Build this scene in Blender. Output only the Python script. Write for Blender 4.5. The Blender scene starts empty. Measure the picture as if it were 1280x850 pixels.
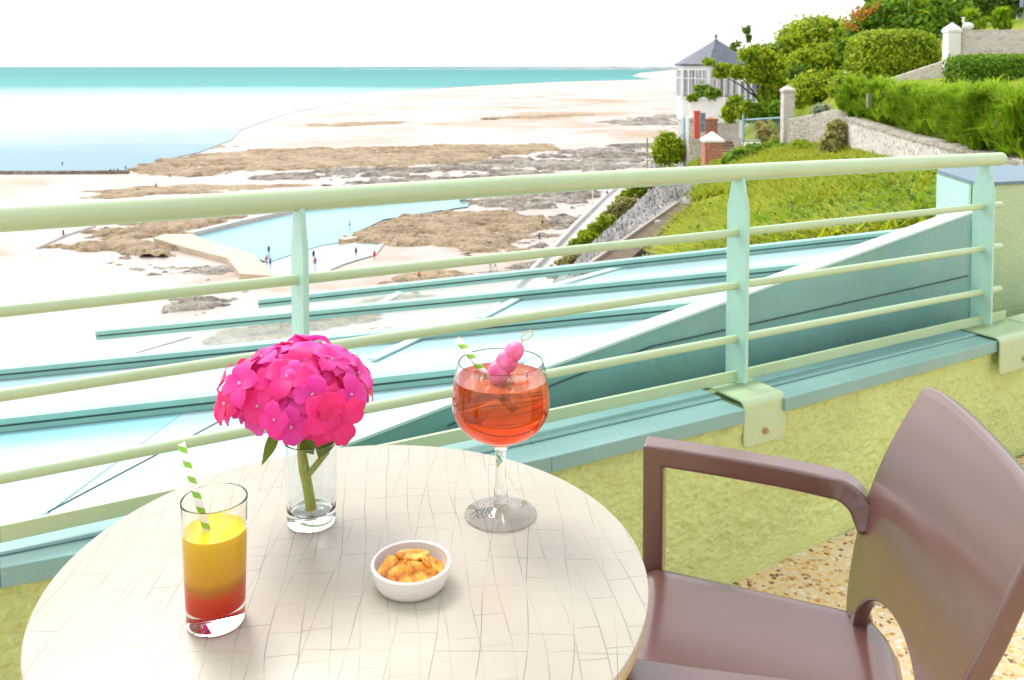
import bpy, bmesh, math, random
import numpy as np
from mathutils import Vector, Matrix
random.seed(7); RNG = np.random.default_rng(7)
R = math.radians
S = bpy.context.scene
COL = S.collection

# ------------------------------------------------------------------ camera and pixel rays (photo is 1280 x 850)
F, PITCH = 1120.0, R(2.5)
CZ = 1.33
CYP = 83 + F*math.tan(PITCH)
CAM = Vector((0, 0, CZ))
def ray(x, y):
    u, v = (x-640)/F, -(y-CYP)/F
    f = Vector((0, math.cos(PITCH), -math.sin(PITCH))); up = Vector((0, math.sin(PITCH), math.cos(PITCH)))
    return f + up*v + Vector((u, 0, 0))
def D(x, y, Y):                       # point of the ray at depth Y
    d = ray(x, y); return CAM + d*(Y/d.y)
def H(x, y, z):                       # point of the ray at world height z
    d = ray(x, y); return CAM + d*((z-CZ)/d.z)
RU = Vector((1760, 1120, 0)).normalized(); RN = Vector((RU.y, -RU.x, 0))
RP0 = Vector((-0.844, 1.477, 0))
def RP(x, y, w=0.0):                  # ray meets the vertical plane parallel to the railing, w metres to the camera side
    d = ray(x, y); p0 = RP0 + RN*w
    return CAM + d*((p0-CAM).dot(RN)/d.dot(RN))
A_, B_, C_ = 1.109, 0.0893, -0.10
def RF(x, y, dz=0.0):                 # ray meets the glazed roof plane
    d = ray(x, y)                     # CZ - z = A + B*Y + C*X - dz
    return CAM + d*((A_-dz)/(-d.z - B_*d.y - C_*d.x))

cam = bpy.data.cameras.new('camera'); co = bpy.data.objects.new('camera', cam); COL.objects.link(co)
co.location = CAM; co.rotation_euler = (R(90)-PITCH, 0, 0)
cam.sensor_width = 36; cam.lens = 36*F/1280; cam.shift_y = -(425-CYP)/1280
cam.clip_start = 0.02; cam.clip_end = 90000
cam.dof.use_dof = True; cam.dof.focus_distance = 1.15; cam.dof.aperture_fstop = 18
S.camera = co

# ------------------------------------------------------------------ materials
def mat(name):
    m = bpy.data.materials.new(name); m.use_nodes = True
    nt = m.node_tree; nt.nodes.clear()
    out = nt.nodes.new('ShaderNodeOutputMaterial'); bs = nt.nodes.new('ShaderNodeBsdfPrincipled')
    nt.links.new(bs.outputs[0], out.inputs[0])
    return m, nt, bs
def N(nt, t, **k):
    n = nt.nodes.new(t)
    for a, b in k.items():
        if a in n.inputs: n.inputs[a].default_value = b
        else: setattr(n, a, b)
    return n
def coords(nt, scale=(1,1,1), rot=(0,0,0), which='Object'):
    tc = N(nt, 'ShaderNodeTexCoord'); mp = N(nt, 'ShaderNodeMapping')
    mp.inputs['Scale'].default_value = scale; mp.inputs['Rotation'].default_value = rot
    nt.links.new(tc.outputs[which], mp.inputs['Vector']); return mp.outputs[0]
def ramp(nt, fac, stops, interp='LINEAR'):
    r = N(nt, 'ShaderNodeValToRGB'); e = r.color_ramp.elements; r.color_ramp.interpolation = interp
    while len(e) < len(stops): e.new(0.5)
    for i, (p, c) in enumerate(stops):
        e[i].position = p; e[i].color = (*c, 1) if len(c) == 3 else c
    if fac is not None: nt.links.new(fac, r.inputs[0])
    return r.outputs[0]
def noise(nt, vec, scale, detail=4, rough=0.55, dist=0.0):
    n = N(nt, 'ShaderNodeTexNoise'); n.inputs['Scale'].default_value = scale
    n.inputs['Detail'].default_value = detail; n.inputs['Roughness'].default_value = rough; n.inputs['Distortion'].default_value = dist
    if vec is not None: nt.links.new(vec, n.inputs['Vector'])
    return n.outputs[0]
def mixc(nt, fac, a, b, mode='MIX'):
    n = N(nt, 'ShaderNodeMix', data_type='RGBA', blend_type=mode)
    for i, v in ((0, fac), (6, a), (7, b)):
        if hasattr(v, 'is_linked') or hasattr(v, 'links'): nt.links.new(v, n.inputs[i])
        elif i == 0: n.inputs[0].default_value = v
        else: n.inputs[i].default_value = (*v, 1)
    return n.outputs[2]
def math_(nt, op, a, b=0.0, c=None):
    n = N(nt, 'ShaderNodeMath', operation=op)
    for i, v in enumerate((a, b) if c is None else (a, b, c)):
        if hasattr(v, 'links'): nt.links.new(v, n.inputs[i])
        else: n.inputs[i].default_value = v
    return n.outputs[0]
def bump(nt, bs, h, strength=0.3, dist=0.01):
    b = N(nt, 'ShaderNodeBump'); b.inputs['Strength'].default_value = strength; b.inputs['Distance'].default_value = dist
    nt.links.new(h, b.inputs['Height']); nt.links.new(b.outputs[0], bs.inputs['Normal']); return b
def setp(bs, **k):
    for a, v in k.items():
        a = a.replace('_', ' ')
        bs.inputs[a].default_value = (*v, 1) if isinstance(v, tuple) and len(v) == 3 else v

def paint(name, c, rough=0.35, var=0.12, scale=9.0, bmp=0.08, grime=None, spec=0.5, rust=False):
    m, nt, bs = mat(name); v = coords(nt)
    n = noise(nt, v, scale, 6, 0.6)
    lo = tuple(x*(1-var) for x in c); hi = tuple(min(1, x*(1+var)) for x in c)
    col = ramp(nt, n, [(0.3, lo), (0.7, hi)])
    if grime:
        n2 = noise(nt, v, scale*5, 5, 0.7)
        f = ramp(nt, n2, [(0.64, (0,0,0)), (0.74, (1,1,1))])
        f = math_(nt, 'MULTIPLY', f, 0.55)
        col = mixc(nt, f, col, grime)
    if rust:
        n3 = noise(nt, v, 26, 5, 0.75); n4 = noise(nt, v, 2.5, 3, .6)
        f = math_(nt, 'MULTIPLY', ramp(nt, n3, [(0.66, (0,0,0)), (0.72, (1,1,1))]), ramp(nt, n4, [(0.48, (0,0,0)), (0.62, (0.8,)*3)]))
        col = mixc(nt, f, col, (0.30, 0.15, 0.05))
    nt.links.new(col, bs.inputs['Base Color'])
    rr = ramp(nt, noise(nt, v, scale*3, 3), [(0.3, (rough*(0.8 if grime else .94),)*3), (0.7, (min(1, rough*(1.25 if grime else 1.06)),)*3)])
    nt.links.new(rr, bs.inputs['Roughness']); setp(bs, Specular_IOR_Level=spec)
    if bmp: bump(nt, bs, noise(nt, v, scale*14, 3), bmp, 0.002)
    return m
M = {}
M['rail'] = paint('pale_green_paint', (0.44, 0.58, 0.35), 0.24, 0.04, 7, 0.015, None, 0.7, True)
M['post'] = paint('mint_paint', (0.38, 0.64, 0.54), 0.30, 0.07, 7, 0.05, (0.42, 0.40, 0.25))
M['teal'] = paint('teal_lacquered_sheet', (0.20, 0.42, 0.41), 0.28, 0.10, 3, 0.04, (0.28, 0.46, 0.42))
M['coping'] = paint('teal_coping_sheet', (0.22, 0.41, 0.39), 0.33, 0.10, 3, 0.04, (0.40, 0.52, 0.45))
M['tealrib'] = paint('teal_glazing_bar_paint', (0.27, 0.50, 0.43), 0.34, 0.10, 3, 0.04)
M['cap'] = paint('pale_sheet_and_sky_sheen', (0.55, 0.74, 0.72), 0.3, 0.05, 3, 0.03)  # cover strips, and the painted sky reflection on the upstand top
M['bluecap'] = paint('blue_grey_zinc', (0.13, 0.21, 0.27), 0.45, 0.1, 3, 0.03)
M['gap'] = paint('dark_seam_and_groove_shade', (0.05, 0.09, 0.09), 0.7, 0.1, 5, 0)  # dark seams, and painted shade inside the glazing bar grooves
M['steel'] = paint('brass_bolt_metal', (0.45, 0.32, 0.12), 0.35, 0.1, 30, 0); 
M['white'] = paint('white_render', (0.80, 0.79, 0.76), 0.8, 0.05, 1.2, 0.1)
M['whitepaint'] = paint('white_window_paint', (0.78, 0.80, 0.80), 0.45, 0.04, 2, 0)
M['slate'] = paint('blue_grey_slate', (0.075, 0.095, 0.13), 0.55, 0.25, 2.0, 0.2)
M['lightblue'] = paint('light_blue_paint', (0.30, 0.48, 0.58), 0.5, 0.1, 2, 0)
M['greyblue'] = paint('grey_blue_board', (0.22, 0.30, 0.40), 0.6, 0.12, 1, 0)
M['conc'] = paint('pale_concrete', (0.55, 0.53, 0.50), 0.85, 0.12, 0.6, 0.2)
M['tanconc'] = paint('tan_concrete', (0.56, 0.46, 0.34), 0.85, 0.12, 0.15, 0.2)
M['brownconc'] = paint('brown_weathered_beam', (0.17, 0.12, 0.08), 0.85, 0.25, 0.8, 0.2)
M['step'] = paint('brown_stone_step', (0.26, 0.17, 0.11), 0.85, 0.2, 1.5, 0.2)
M['bark'] = paint('bark', (0.13, 0.09, 0.06), 0.9, 0.3, 4, 0.4)
M['wood'] = paint('grey_fence_wood', (0.36, 0.31, 0.25), 0.85, 0.2, 4, 0.2)

def stucco(name, c):
    m, nt, bs = mat(name); v = coords(nt, (1, 1, 1.15))
    vo = N(nt, 'ShaderNodeTexVoronoi', feature='SMOOTH_F1'); vo.inputs['Scale'].default_value = 88; vo.inputs['Smoothness'].default_value = 0.6
    w = N(nt, 'ShaderNodeVectorMath', operation='ADD')
    nn = N(nt, 'ShaderNodeTexNoise'); nn.inputs['Scale'].default_value = 30; nn.inputs['Detail'].default_value = 3
    nt.links.new(v, nn.inputs['Vector'])
    sc = N(nt, 'ShaderNodeVectorMath', operation='SCALE'); sc.inputs[3].default_value = 0.03
    nt.links.new(nn.outputs['Color'], sc.inputs[0]); nt.links.new(v, w.inputs[0]); nt.links.new(sc.outputs[0], w.inputs[1])
    nt.links.new(w.outputs[0], vo.inputs['Vector'])
    n1 = noise(nt, v, 105, 7, 0.62)
    hgt = math_(nt, 'ADD', math_(nt, 'MULTIPLY', vo.outputs['Distance'], -0.55), math_(nt, 'MULTIPLY', n1, 1.5))
    big = noise(nt, v, 2.2, 5, 0.6)
    col = ramp(nt, big, [(0.3, tuple(x*0.86 for x in c)), (0.7, tuple(min(1, x*1.1) for x in c))])
    nt.links.new(col, bs.inputs['Base Color']); setp(bs, Roughness=0.75, Specular_IOR_Level=0.3)
    bump(nt, bs, hgt, 0.7, 0.008)
    return m
M['stucco'] = stucco('green_stucco', (0.67, 0.77, 0.32))
M['stucco_pale'] = stucco('pale_green_stucco', (0.48, 0.64, 0.40))

def pebble():
    m, nt, bs = mat('washed_pebble_floor'); v = coords(nt)
    vo = N(nt, 'ShaderNodeTexVoronoi', feature='F1'); vo.inputs['Scale'].default_value = 85; nt.links.new(v, vo.inputs['Vector'])
    ve = N(nt, 'ShaderNodeTexVoronoi', feature='DISTANCE_TO_EDGE'); ve.inputs['Scale'].default_value = 85; nt.links.new(v, ve.inputs['Vector'])
    sep = N(nt, 'ShaderNodeSeparateColor'); nt.links.new(vo.outputs['Color'], sep.inputs[0])
    pc = ramp(nt, sep.outputs[0], [(0, (0.72, 0.60, 0.44)), (0.22, (0.82, 0.60, 0.28)), (0.40, (0.70, 0.38, 0.09)), (0.55, (0.80, 0.72, 0.60)), (0.68, (0.50, 0.24, 0.07)), (0.78, (0.74, 0.5, 0.2)), (0.90, (0.22, 0.11, 0.06)), (1, (0.12, 0.08, 0.06))], 'CONSTANT')
    ed = ramp(nt, ve.outputs['Distance'], [(0.02, (0, 0, 0)), (0.12, (1, 1, 1))])
    big = noise(nt, v, 3, 3)
    grout = ramp(nt, big, [(0.3, (0.62, 0.46, 0.24)), (0.7, (0.78, 0.63, 0.40))])
    # some stones sunk below the grout
    f = math_(nt, 'MULTIPLY', ed, math_(nt, 'GREATER_THAN', sep.outputs[1], 0.25))
    col = mixc(nt, f, grout, pc)
    nt.links.new(col, bs.inputs['Base Color']); setp(bs, Roughness=0.6)
    bump(nt, bs, f, 0.5, 0.004); return m
M['pebble'] = pebble()

def stone(name, cols, scale=2.5, squash=2.2, mortar=(0.62, 0.58, 0.52), mw=0.06, bstr=0.6, bd=0.06, which='Object'):
    m, nt, bs = mat(name); v = coords(nt, (1, 1, squash), which=which)
    w = N(nt, 'ShaderNodeVectorMath', operation='ADD'); nn = N(nt, 'ShaderNodeTexNoise'); nn.inputs['Scale'].default_value = scale*0.8
    nt.links.new(v, nn.inputs['Vector']); sc = N(nt, 'ShaderNodeVectorMath', operation='SCALE'); sc.inputs[3].default_value = 0.35/scale*1.5
    nt.links.new(nn.outputs['Color'], sc.inputs[0]); nt.links.new(v, w.inputs[0]); nt.links.new(sc.outputs[0], w.inputs[1])
    vo = N(nt, 'ShaderNodeTexVoronoi', feature='F1'); ve = N(nt, 'ShaderNodeTexVoronoi', feature='DISTANCE_TO_EDGE')
    for q in (vo, ve):
        q.inputs['Scale'].default_value = scale; nt.links.new(w.outputs[0], q.inputs['Vector'])
    sep = N(nt, 'ShaderNodeSeparateColor'); nt.links.new(vo.outputs['Color'], sep.inputs[0])
    pc = ramp(nt, sep.outputs[0], [(i/(len(cols)-1), c) for i, c in enumerate(cols)])
    fine = noise(nt, v, scale*9, 4)
    pc = mixc(nt, 0.5, pc, mixc(nt, fine, tuple(c*0.55 for c in cols[0]), tuple(min(1, c*1.2) for c in cols[-1])))
    f = ramp(nt, ve.outputs['Distance'], [(mw*0.4, (0,0,0)), (mw*1.6, (1,1,1))])
    col = mixc(nt, f, mortar, pc)
    nt.links.new(col, bs.inputs['Base Color']); setp(bs, Roughness=0.9, Specular_IOR_Level=0.2)
    bump(nt, bs, math_(nt, 'ADD', f, fine), bstr, bd); return m
M['stone'] = stone('rubble_stone', [(0.26,0.22,0.19),(0.48,0.42,0.36),(0.38,0.33,0.30),(0.58,0.53,0.46)], 2.6, 2.6)
M['stonepale'] = stone('pale_rubble_stone', [(0.46,0.38,0.33),(0.74,0.66,0.60),(0.62,0.55,0.50),(0.80,0.74,0.68)], 3.2, 3.0, (0.76,0.72,0.67))
M['cliffstone'] = stone('grey_cliff_masonry', [(0.20,0.19,0.185),(0.54,0.52,0.50),(0.36,0.34,0.33),(0.70,0.68,0.66)], 0.9, 1.3, (0.62,0.59,0.55), 0.07, 1.0, 0.4)
M['redbrick'] = stone('red_brick', [(0.52,0.14,0.09),(0.62,0.20,0.13),(0.44,0.12,0.08),(0.60,0.24,0.17)], 4.5, 2.6, (0.62,0.46,0.38), 0.05)
M['redpaint'] = paint('red_paint', (0.62, 0.09, 0.06), 0.5, 0.1, 2, 0)
def lichenwall():
    m, nt, bs = mat('old_rendered_wall'); v = coords(nt)
    n1 = noise(nt, v, 0.9, 6, 0.65); n2 = noise(nt, v, 7, 6, 0.7); n3 = noise(nt, v, 1.6, 5, 0.6, 0.4)
    col = ramp(nt, n1, [(0.3, (0.54,0.51,0.47)), (0.7, (0.78,0.75,0.70))])
    col = mixc(nt, ramp(nt, n2, [(0.5,(0,0,0)),(0.62,(1,1,1))]), col, (0.30,0.28,0.26))
    col = mixc(nt, ramp(nt, n3, [(0.66,(0,0,0)),(0.72,(1,1,1))]), col, (0.66,0.40,0.12))
    nt.links.new(col, bs.inputs['Base Color']); setp(bs, Roughness=0.9, Specular_IOR_Level=0.2)
    bump(nt, bs, n2, 0.6, 0.04); return m
M['oldwall'] = lichenwall()

def leafmat(name, cols, trans=0.45):
    m, nt, bs = mat(name)
    g = N(nt, 'ShaderNodeNewGeometry')
    a = ramp(nt, g.outputs['Random Per Island'], [(i/(len(cols)-1), c) for i, c in enumerate(cols)])
    v = coords(nt); n = noise(nt, v, 1.2, 3)
    a = mixc(nt, ramp(nt, n, [(0.4,(0,0,0)),(0.7,(0.45,0.45,0.45))]), a, cols[0])
    nt.links.new(a, bs.inputs['Base Color']); setp(bs, Roughness=0.55, Specular_IOR_Level=0.25)
    tr = N(nt, 'ShaderNodeBsdfTranslucent'); nt.links.new(mixc(nt, 0.5, a, (0.36,0.44,0.02)), tr.inputs[0])
    mx = N(nt, 'ShaderNodeMixShader'); mx.inputs[0].default_value = trans
    out = [x for x in nt.nodes if x.type == 'OUTPUT_MATERIAL'][0]
    nt.links.new(bs.outputs[0], mx.inputs[1]); nt.links.new(tr.outputs[0], mx.inputs[2]); nt.links.new(mx.outputs[0], out.inputs[0])
    return m
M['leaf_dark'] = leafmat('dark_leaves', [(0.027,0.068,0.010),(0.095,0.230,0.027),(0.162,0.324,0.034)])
M['leaf_mid'] = leafmat('green_leaves', [(0.041,0.108,0.008),(0.176,0.378,0.024),(0.324,0.513,0.034)])
M['leaf_yel'] = leafmat('yellow_green_leaves', [(0.060,0.135,0.008),(0.378,0.567,0.024),(0.675,0.702,0.027)])
M['leaf_feather'] = leafmat('feathery_green_leaves', [(0.135,0.324,0.020),(0.378,0.648,0.027),(0.621,0.750,0.041)], 0.45)
M['leaf_grass'] = leafmat('grass_blades', [(0.16,0.26,0.012),(0.48,0.50,0.02),(0.58,0.62,0.04),(0.52,0.54,0.08)], 0.45)
M['leaf_grey'] = leafmat('silver_leaves', [(0.28,0.34,0.26),(0.42,0.48,0.38),(0.52,0.56,0.48)])
M['leaf_red'] = leafmat('red_blossom', [(0.45,0.05,0.03),(0.6,0.15,0.04),(0.7,0.3,0.06)])
M['leaf_straw'] = leafmat('straw_yellow_shrub', [(0.35,0.30,0.10),(0.50,0.44,0.18),(0.55,0.50,0.28)])
def hillmat():
    m, nt, bs = mat('grassy_earth'); v = coords(nt)
    n1 = noise(nt, v, 0.35, 6, 0.65); n2 = noise(nt, v, 3, 5, 0.7)
    col = ramp(nt, n1, [(0.3,(0.10,0.19,0.015)),(0.5,(0.27,0.31,0.03)),(0.62,(0.34,0.36,0.05)),(0.75,(0.38,0.34,0.12))])
    col = mixc(nt, ramp(nt, n2, [(0.4,(0,0,0)),(0.7,(0.8,0.8,0.8))]), col, (0.10,0.14,0.015))
    nt.links.new(col, bs.inputs['Base Color']); setp(bs, Roughness=0.95, Specular_IOR_Level=0.1)
    bump(nt, bs, n2, 0.8, 0.1); return m
M['hill'] = hillmat()

def glass(name, tint=(1,1,1), ior=1.45, rough=0.0):
    m, nt, bs = mat(name); setp(bs, Base_Color=tint, Roughness=rough, IOR=ior, Transmission_Weight=1.0); return m
M['glass'] = glass('clear_glass', (0.985,0.995,0.99))
M['ice'] = glass('ice', (0.96,0.98,1.0), 1.31, 0.06)

# ------------------------------------------------------------------ mesh helpers
class MB:
    def __init__(s): s.v = []; s.f = []
    def add(s, vs, fs):
        o = len(s.v); s.v += [tuple(p) for p in vs]; s.f += [tuple(i+o for i in f) for f in fs]; return s
    def hexa(s, p):    # 8 points: bottom ring 0-3, top ring 4-7
        return s.add(p, [(3,2,1,0),(4,5,6,7),(0,1,5,4),(1,2,6,5),(2,3,7,6),(3,0,4,7)])
    def box(s, c, sz, ax=None):
        c = Vector(c); X, Y, Z = ax or (Vector((1,0,0)), Vector((0,1,0)), Vector((0,0,1)))
        q = []
        for dz in (-.5, .5):
            for dx, dy in ((-.5,-.5),(.5,-.5),(.5,.5),(-.5,.5)):
                q.append(c + X*dx*sz[0] + Y*dy*sz[1] + Z*dz*sz[2])
        return s.hexa(q)
    def bar(s, a, b, wv, hv):   # box from a to b; wv, hv full cross vectors
        a, b, wv, hv = Vector(a), Vector(b), Vector(wv)*.5, Vector(hv)*.5
        return s.hexa([a-wv-hv, b-wv-hv, b+wv-hv, a+wv-hv, a-wv+hv, b-wv+hv, b+wv+hv, a+wv+hv])
    def tube(s, pts, rad, n=10, cap=True):
        pts = [Vector(p) for p in pts]; rs = rad if isinstance(rad, (list, tuple)) else [rad]*len(pts)
        prev = None; rings = []
        for i, p in enumerate(pts):
            t = (pts[min(i+1, len(pts)-1)] - pts[max(i-1, 0)]).normalized()
            if prev is None:
                a = Vector((0,0,1)) if abs(t.z) < 0.9 else Vector((1,0,0))
                nrm = t.cross(a).normalized()
            else: nrm = (prev - t*prev.dot(t)).normalized()
            prev = nrm; bi = t.cross(nrm)
            rings.append([p + (nrm*math.cos(2*math.pi*k/n) + bi*math.sin(2*math.pi*k/n))*rs[i] for k in range(n)])
        vs = [q for r in rings for q in r]; fs = []
        for i in range(len(pts)-1):
            for k in range(n):
                a, b = i*n+k, i*n+(k+1) % n
                fs.append((a, b, b+n, a+n))
        if cap: fs += [tuple(range(n))[::-1], tuple(range((len(pts)-1)*n, len(pts)*n))]
        return s.add(vs, fs)
    def lathe(s, prof, c=(0,0,0), n=48, close=False):
        c = Vector(c); vs = []; fs = []; m = len(prof)
        for k in range(n):
            a = 2*math.pi*k/n
            for r, z in prof: vs.append(c + Vector((r*math.cos(a), r*math.sin(a), z)))
        for k in range(n):
            k2 = (k+1) % n
            for i in range(m if close else m-1):
                j = (i+1) % m
                fs.append((k*m+i, k2*m+i, k2*m+j, k*m+j))
        return s.add(vs, fs)
    def prism(s, poly, z0, z1):
        n = len(poly); vs = [Vector((p[0], p[1], z0)) for p in poly] + [Vector((p[0], p[1], z1)) for p in poly]
        return s.add(vs, [tuple(range(n))[::-1], tuple(range(n, 2*n))] + [(i, (i+1) % n, (i+1) % n+n, i+n) for i in range(n)])
    def build(s, name, m, parent=None, smooth=False, bevel=0.0, weld=False, sub=0, auto=True, segs=2):
        me = bpy.data.meshes.new(name); me.from_pydata([tuple(v) for v in s.v], [], s.f); me.update()
        bm = bmesh.new(); bm.from_mesh(me)
        if weld: bmesh.ops.remove_doubles(bm, verts=bm.verts, dist=1e-6)
        bmesh.ops.recalc_face_normals(bm, faces=bm.faces); bm.to_mesh(me); bm.free()
        return link(name, me, m, parent, smooth, bevel, sub, segs)
def link(name, me, m, parent=None, smooth=False, bevel=0.0, sub=0, segs=2):
    o = bpy.data.objects.new(name, me); COL.objects.link(o)
    if m is not None: me.materials.append(m)
    if parent is not None:
        o.parent = parent
        pm = PM.get(parent.name, Matrix.Identity(4)); o.matrix_parent_inverse = pm.inverted(); PM[o.name] = Matrix.Identity(4)
    if smooth:
        me.polygons.foreach_set('use_smooth', [True]*len(me.polygons))
        if len(me.polygons) < 20000: me.set_sharp_from_angle(angle=R(38))
    if bevel:
        b = o.modifiers.new('bevel', 'BEVEL'); b.width = bevel; b.segments = segs; b.limit_method = 'ANGLE'; b.angle_limit = R(40)
        if not smooth: me.polygons.foreach_set('use_smooth', [True]*len(me.polygons))
        b.harden_normals = True
    if sub:
        q = o.modifiers.new('subdivision', 'SUBSURF'); q.levels = q.render_levels = sub
    return o
PM = {}
def tag(o, label, cat, group=None, kind=None):
    o['label'] = label; o['category'] = cat
    if group: o['group'] = group
    if kind: o['kind'] = kind
    return o
def thing(name, label, cat, loc, group=None):
    o = bpy.data.objects.new(name, None); COL.objects.link(o); o.location = loc; o.empty_display_size = 0.1
    PM[o.name] = Matrix.Translation(Vector(loc))
    return tag(o, label, cat, group)
def struct(o, kind='structure'):
    o['kind'] = kind; return o
def fast_mesh(name, verts, faces, m, parent=None, smooth=False):   # numpy quads or tris
    me = bpy.data.meshes.new(name); verts = np.asarray(verts, dtype=np.float32); faces = np.asarray(faces, dtype=np.int32)
    k = faces.shape[1]; me.vertices.add(len(verts)); me.vertices.foreach_set('co', verts.ravel())
    me.loops.add(faces.size); me.loops.foreach_set('vertex_index', faces.ravel())
    me.polygons.add(len(faces)); me.polygons.foreach_set('loop_start', np.arange(0, faces.size, k, dtype=np.int32))
    me.update(calc_edges=True); me.validate()
    return link(name, me, m, parent, smooth)

def vnoise(x, y, seed=0):
    def hsh(i, j):
        n = (i.astype(np.int64)*374761393 + j.astype(np.int64)*668265263 + seed*974711) & 0xffffffff
        n = ((n ^ (n >> 13))*1274126177) & 0xffffffff
        return ((n ^ (n >> 16)) & 0xffff)/65535.0
    xi, yi = np.floor(x), np.floor(y); fx, fy = x-xi, y-yi
    fx = fx*fx*(3-2*fx); fy = fy*fy*(3-2*fy)
    return (hsh(xi,yi)*(1-fx)+hsh(xi+1,yi)*fx)*(1-fy) + (hsh(xi,yi+1)*(1-fx)+hsh(xi+1,yi+1)*fx)*fy
def fbm(x, y, oct=5, seed=0):
    s = 0; a = 0.5; t = 0
    for i in range(oct): s = s+a*vnoise(x*2**i+17.3*i, y*2**i-9.1*i, seed+i); t += a; a *= 0.55
    return s/t

def loft(rows, nu, nv):    # rows of 3-D points (equal length) -> smooth grid nv x nu of points
    P = np.array([[tuple(p) for p in r] for r in rows])
    def cr(P, n, ax):
        P = np.moveaxis(P, ax, 0); m = len(P); t = np.linspace(0, m-1, n); i = np.clip(t.astype(int), 0, m-2); f = (t-i)[:, None, None]
        g = lambda k: P[np.clip(k, 0, m-1)]
        p0, p1, p2, p3 = g(i-1), g(i), g(i+1), g(i+2)
        p0 = np.where((i-1 < 0)[:,None,None], 2*p1-p2, p0); p3 = np.where((i+2 > m-1)[:,None,None], 2*p2-p1, p3)
        q = 0.5*((2*p1)+(-p0+p2)*f+(2*p0-5*p1+4*p2-p3)*f*f+(-p0+3*p1-3*p2+p3)*f**3)
        return np.moveaxis(q, 0, ax)
    return cr(cr(P, nv, 0), nu, 1)
def grid_faces(nv, nu):
    i = np.arange((nv-1)*nu).reshape(nv-1, nu)[:, :-1].ravel()
    return np.stack([i, i+1, i+nu+1, i+nu], 1)
def loft_obj(name, rows, nu, nv, m, amp=0.0, freq=0.5, parent=None, seed=1):
    G = loft(rows, nu, nv)
    if amp: G[..., 2] += (fbm(G[..., 0]*freq, G[..., 1]*freq, 5, seed)-0.5)*2*amp
    return fast_mesh(name, G.reshape(-1, 3), grid_faces(nv, nu), m, parent, True), G

# foliage: many small leaf faces in clumps through a volume of ellipsoids
def leaves(ells, n, size, aspect=1.6, clump=14, spread=0.22, shell=0.55, up=0.3, rng=RNG):
    ells = [(np.array(c, float), np.array(r, float)) for c, r in ells]
    vol = np.array([np.prod(r)**(2/3) for c, r in ells]); vol /= vol.sum()
    V = []; nc = max(1, n//clump)
    which = rng.choice(len(ells), nc, p=vol)
    d = rng.normal(size=(nc, 3)); d /= np.linalg.norm(d, axis=1)[:, None]
    rad = shell+(1-shell)*rng.random(nc)**0.6
    rad *= 0.86+0.28*rng.random(nc)
    C = np.array([ells[k][0] for k in which]); Rr = np.array([ells[k][1] for k in which])
    cc = C + d*Rr*rad[:, None]
    k = np.repeat(np.arange(nc), clump)
    sp = (np.minimum.reduce(Rr, axis=1)*spread)[k][:, None]
    p = cc[k] + rng.normal(size=(len(k), 3))*sp
    nrm = d[k]*0.8 + rng.normal(size=(len(k), 3))*0.7 + np.array([0, 0, up]); nrm /= np.linalg.norm(nrm, axis=1)[:, None]
    t = np.cross(nrm, rng.normal(size=(len(k), 3))); t /= np.linalg.norm(t, axis=1)[:, None]; b = np.cross(nrm, t)
    sz = size*(0.6+0.8*rng.random(len(k)))[:, None]
    t = t*sz*aspect*0.5; b = b*sz*0.5
    V = np.stack([p-t, p+b*0.9+nrm*sz*0.08, p+t, p-b*0.9+nrm*sz*0.08], 1).reshape(-1, 3)
    return V, np.arange(len(V)).reshape(-1, 4)
def blades(pts, length, width, lean=0.35, per=5, rng=RNG, droop=0.25):   # tufts of thin blades, two quads each
    pts = np.repeat(np.asarray(pts, float), per, 0); n = len(pts)
    az = rng.random(n)*2*math.pi; out = np.stack([np.cos(az), np.sin(az), np.zeros(n)], 1)
    side = np.stack([-np.sin(az), np.cos(az), np.zeros(n)], 1)
    L = length*(0.5+0.8*rng.random(n))[:, None]; ln = lean*(0.3+rng.random(n))[:, None]
    W = width*(0.7+0.6*rng.random(n))[:, None]
    up = np.array([0, 0, 1.0])
    p0 = pts + out*0.0; p1 = pts + (up*0.6+out*ln*0.5)*L; p2 = pts + (up*(1-droop*ln)+out*ln*1.3)*L
    V = np.stack([p0-side*W*0.5, p0+side*W*0.5, p1-side*W*0.42, p1+side*W*0.42, p2-side*W*0.1, p2+side*W*0.1], 1).reshape(-1, 3)
    o = np.arange(n)[:, None]*6
    Fq = np.concatenate([o+np.array([[0,1,3,2]]), o+np.array([[2,3,5,4]])], 0)
    return V, Fq

#==================================================================== TERRACE
fl = MB(); 
wl = [H(x, y, 0.0) for x, y in ((-400, 1290), (905, 735), (1090, 660), (1280, 570))]
ul = RU
pA = RP0 + RN*0.10 - RU*3.0; pB = RP0 + RN*0.10 + RU*7.0
poly = [(pA.x, pA.y), (pA.x+RN.x*9, pA.y+RN.y*9), (pB.x+RN.x*9, pB.y+RN.y*9), (pB.x, pB.y)]
fl.prism(poly, -0.5, 0.0)
struct(fl.build('terrace_floor', M['pebble']))

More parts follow.
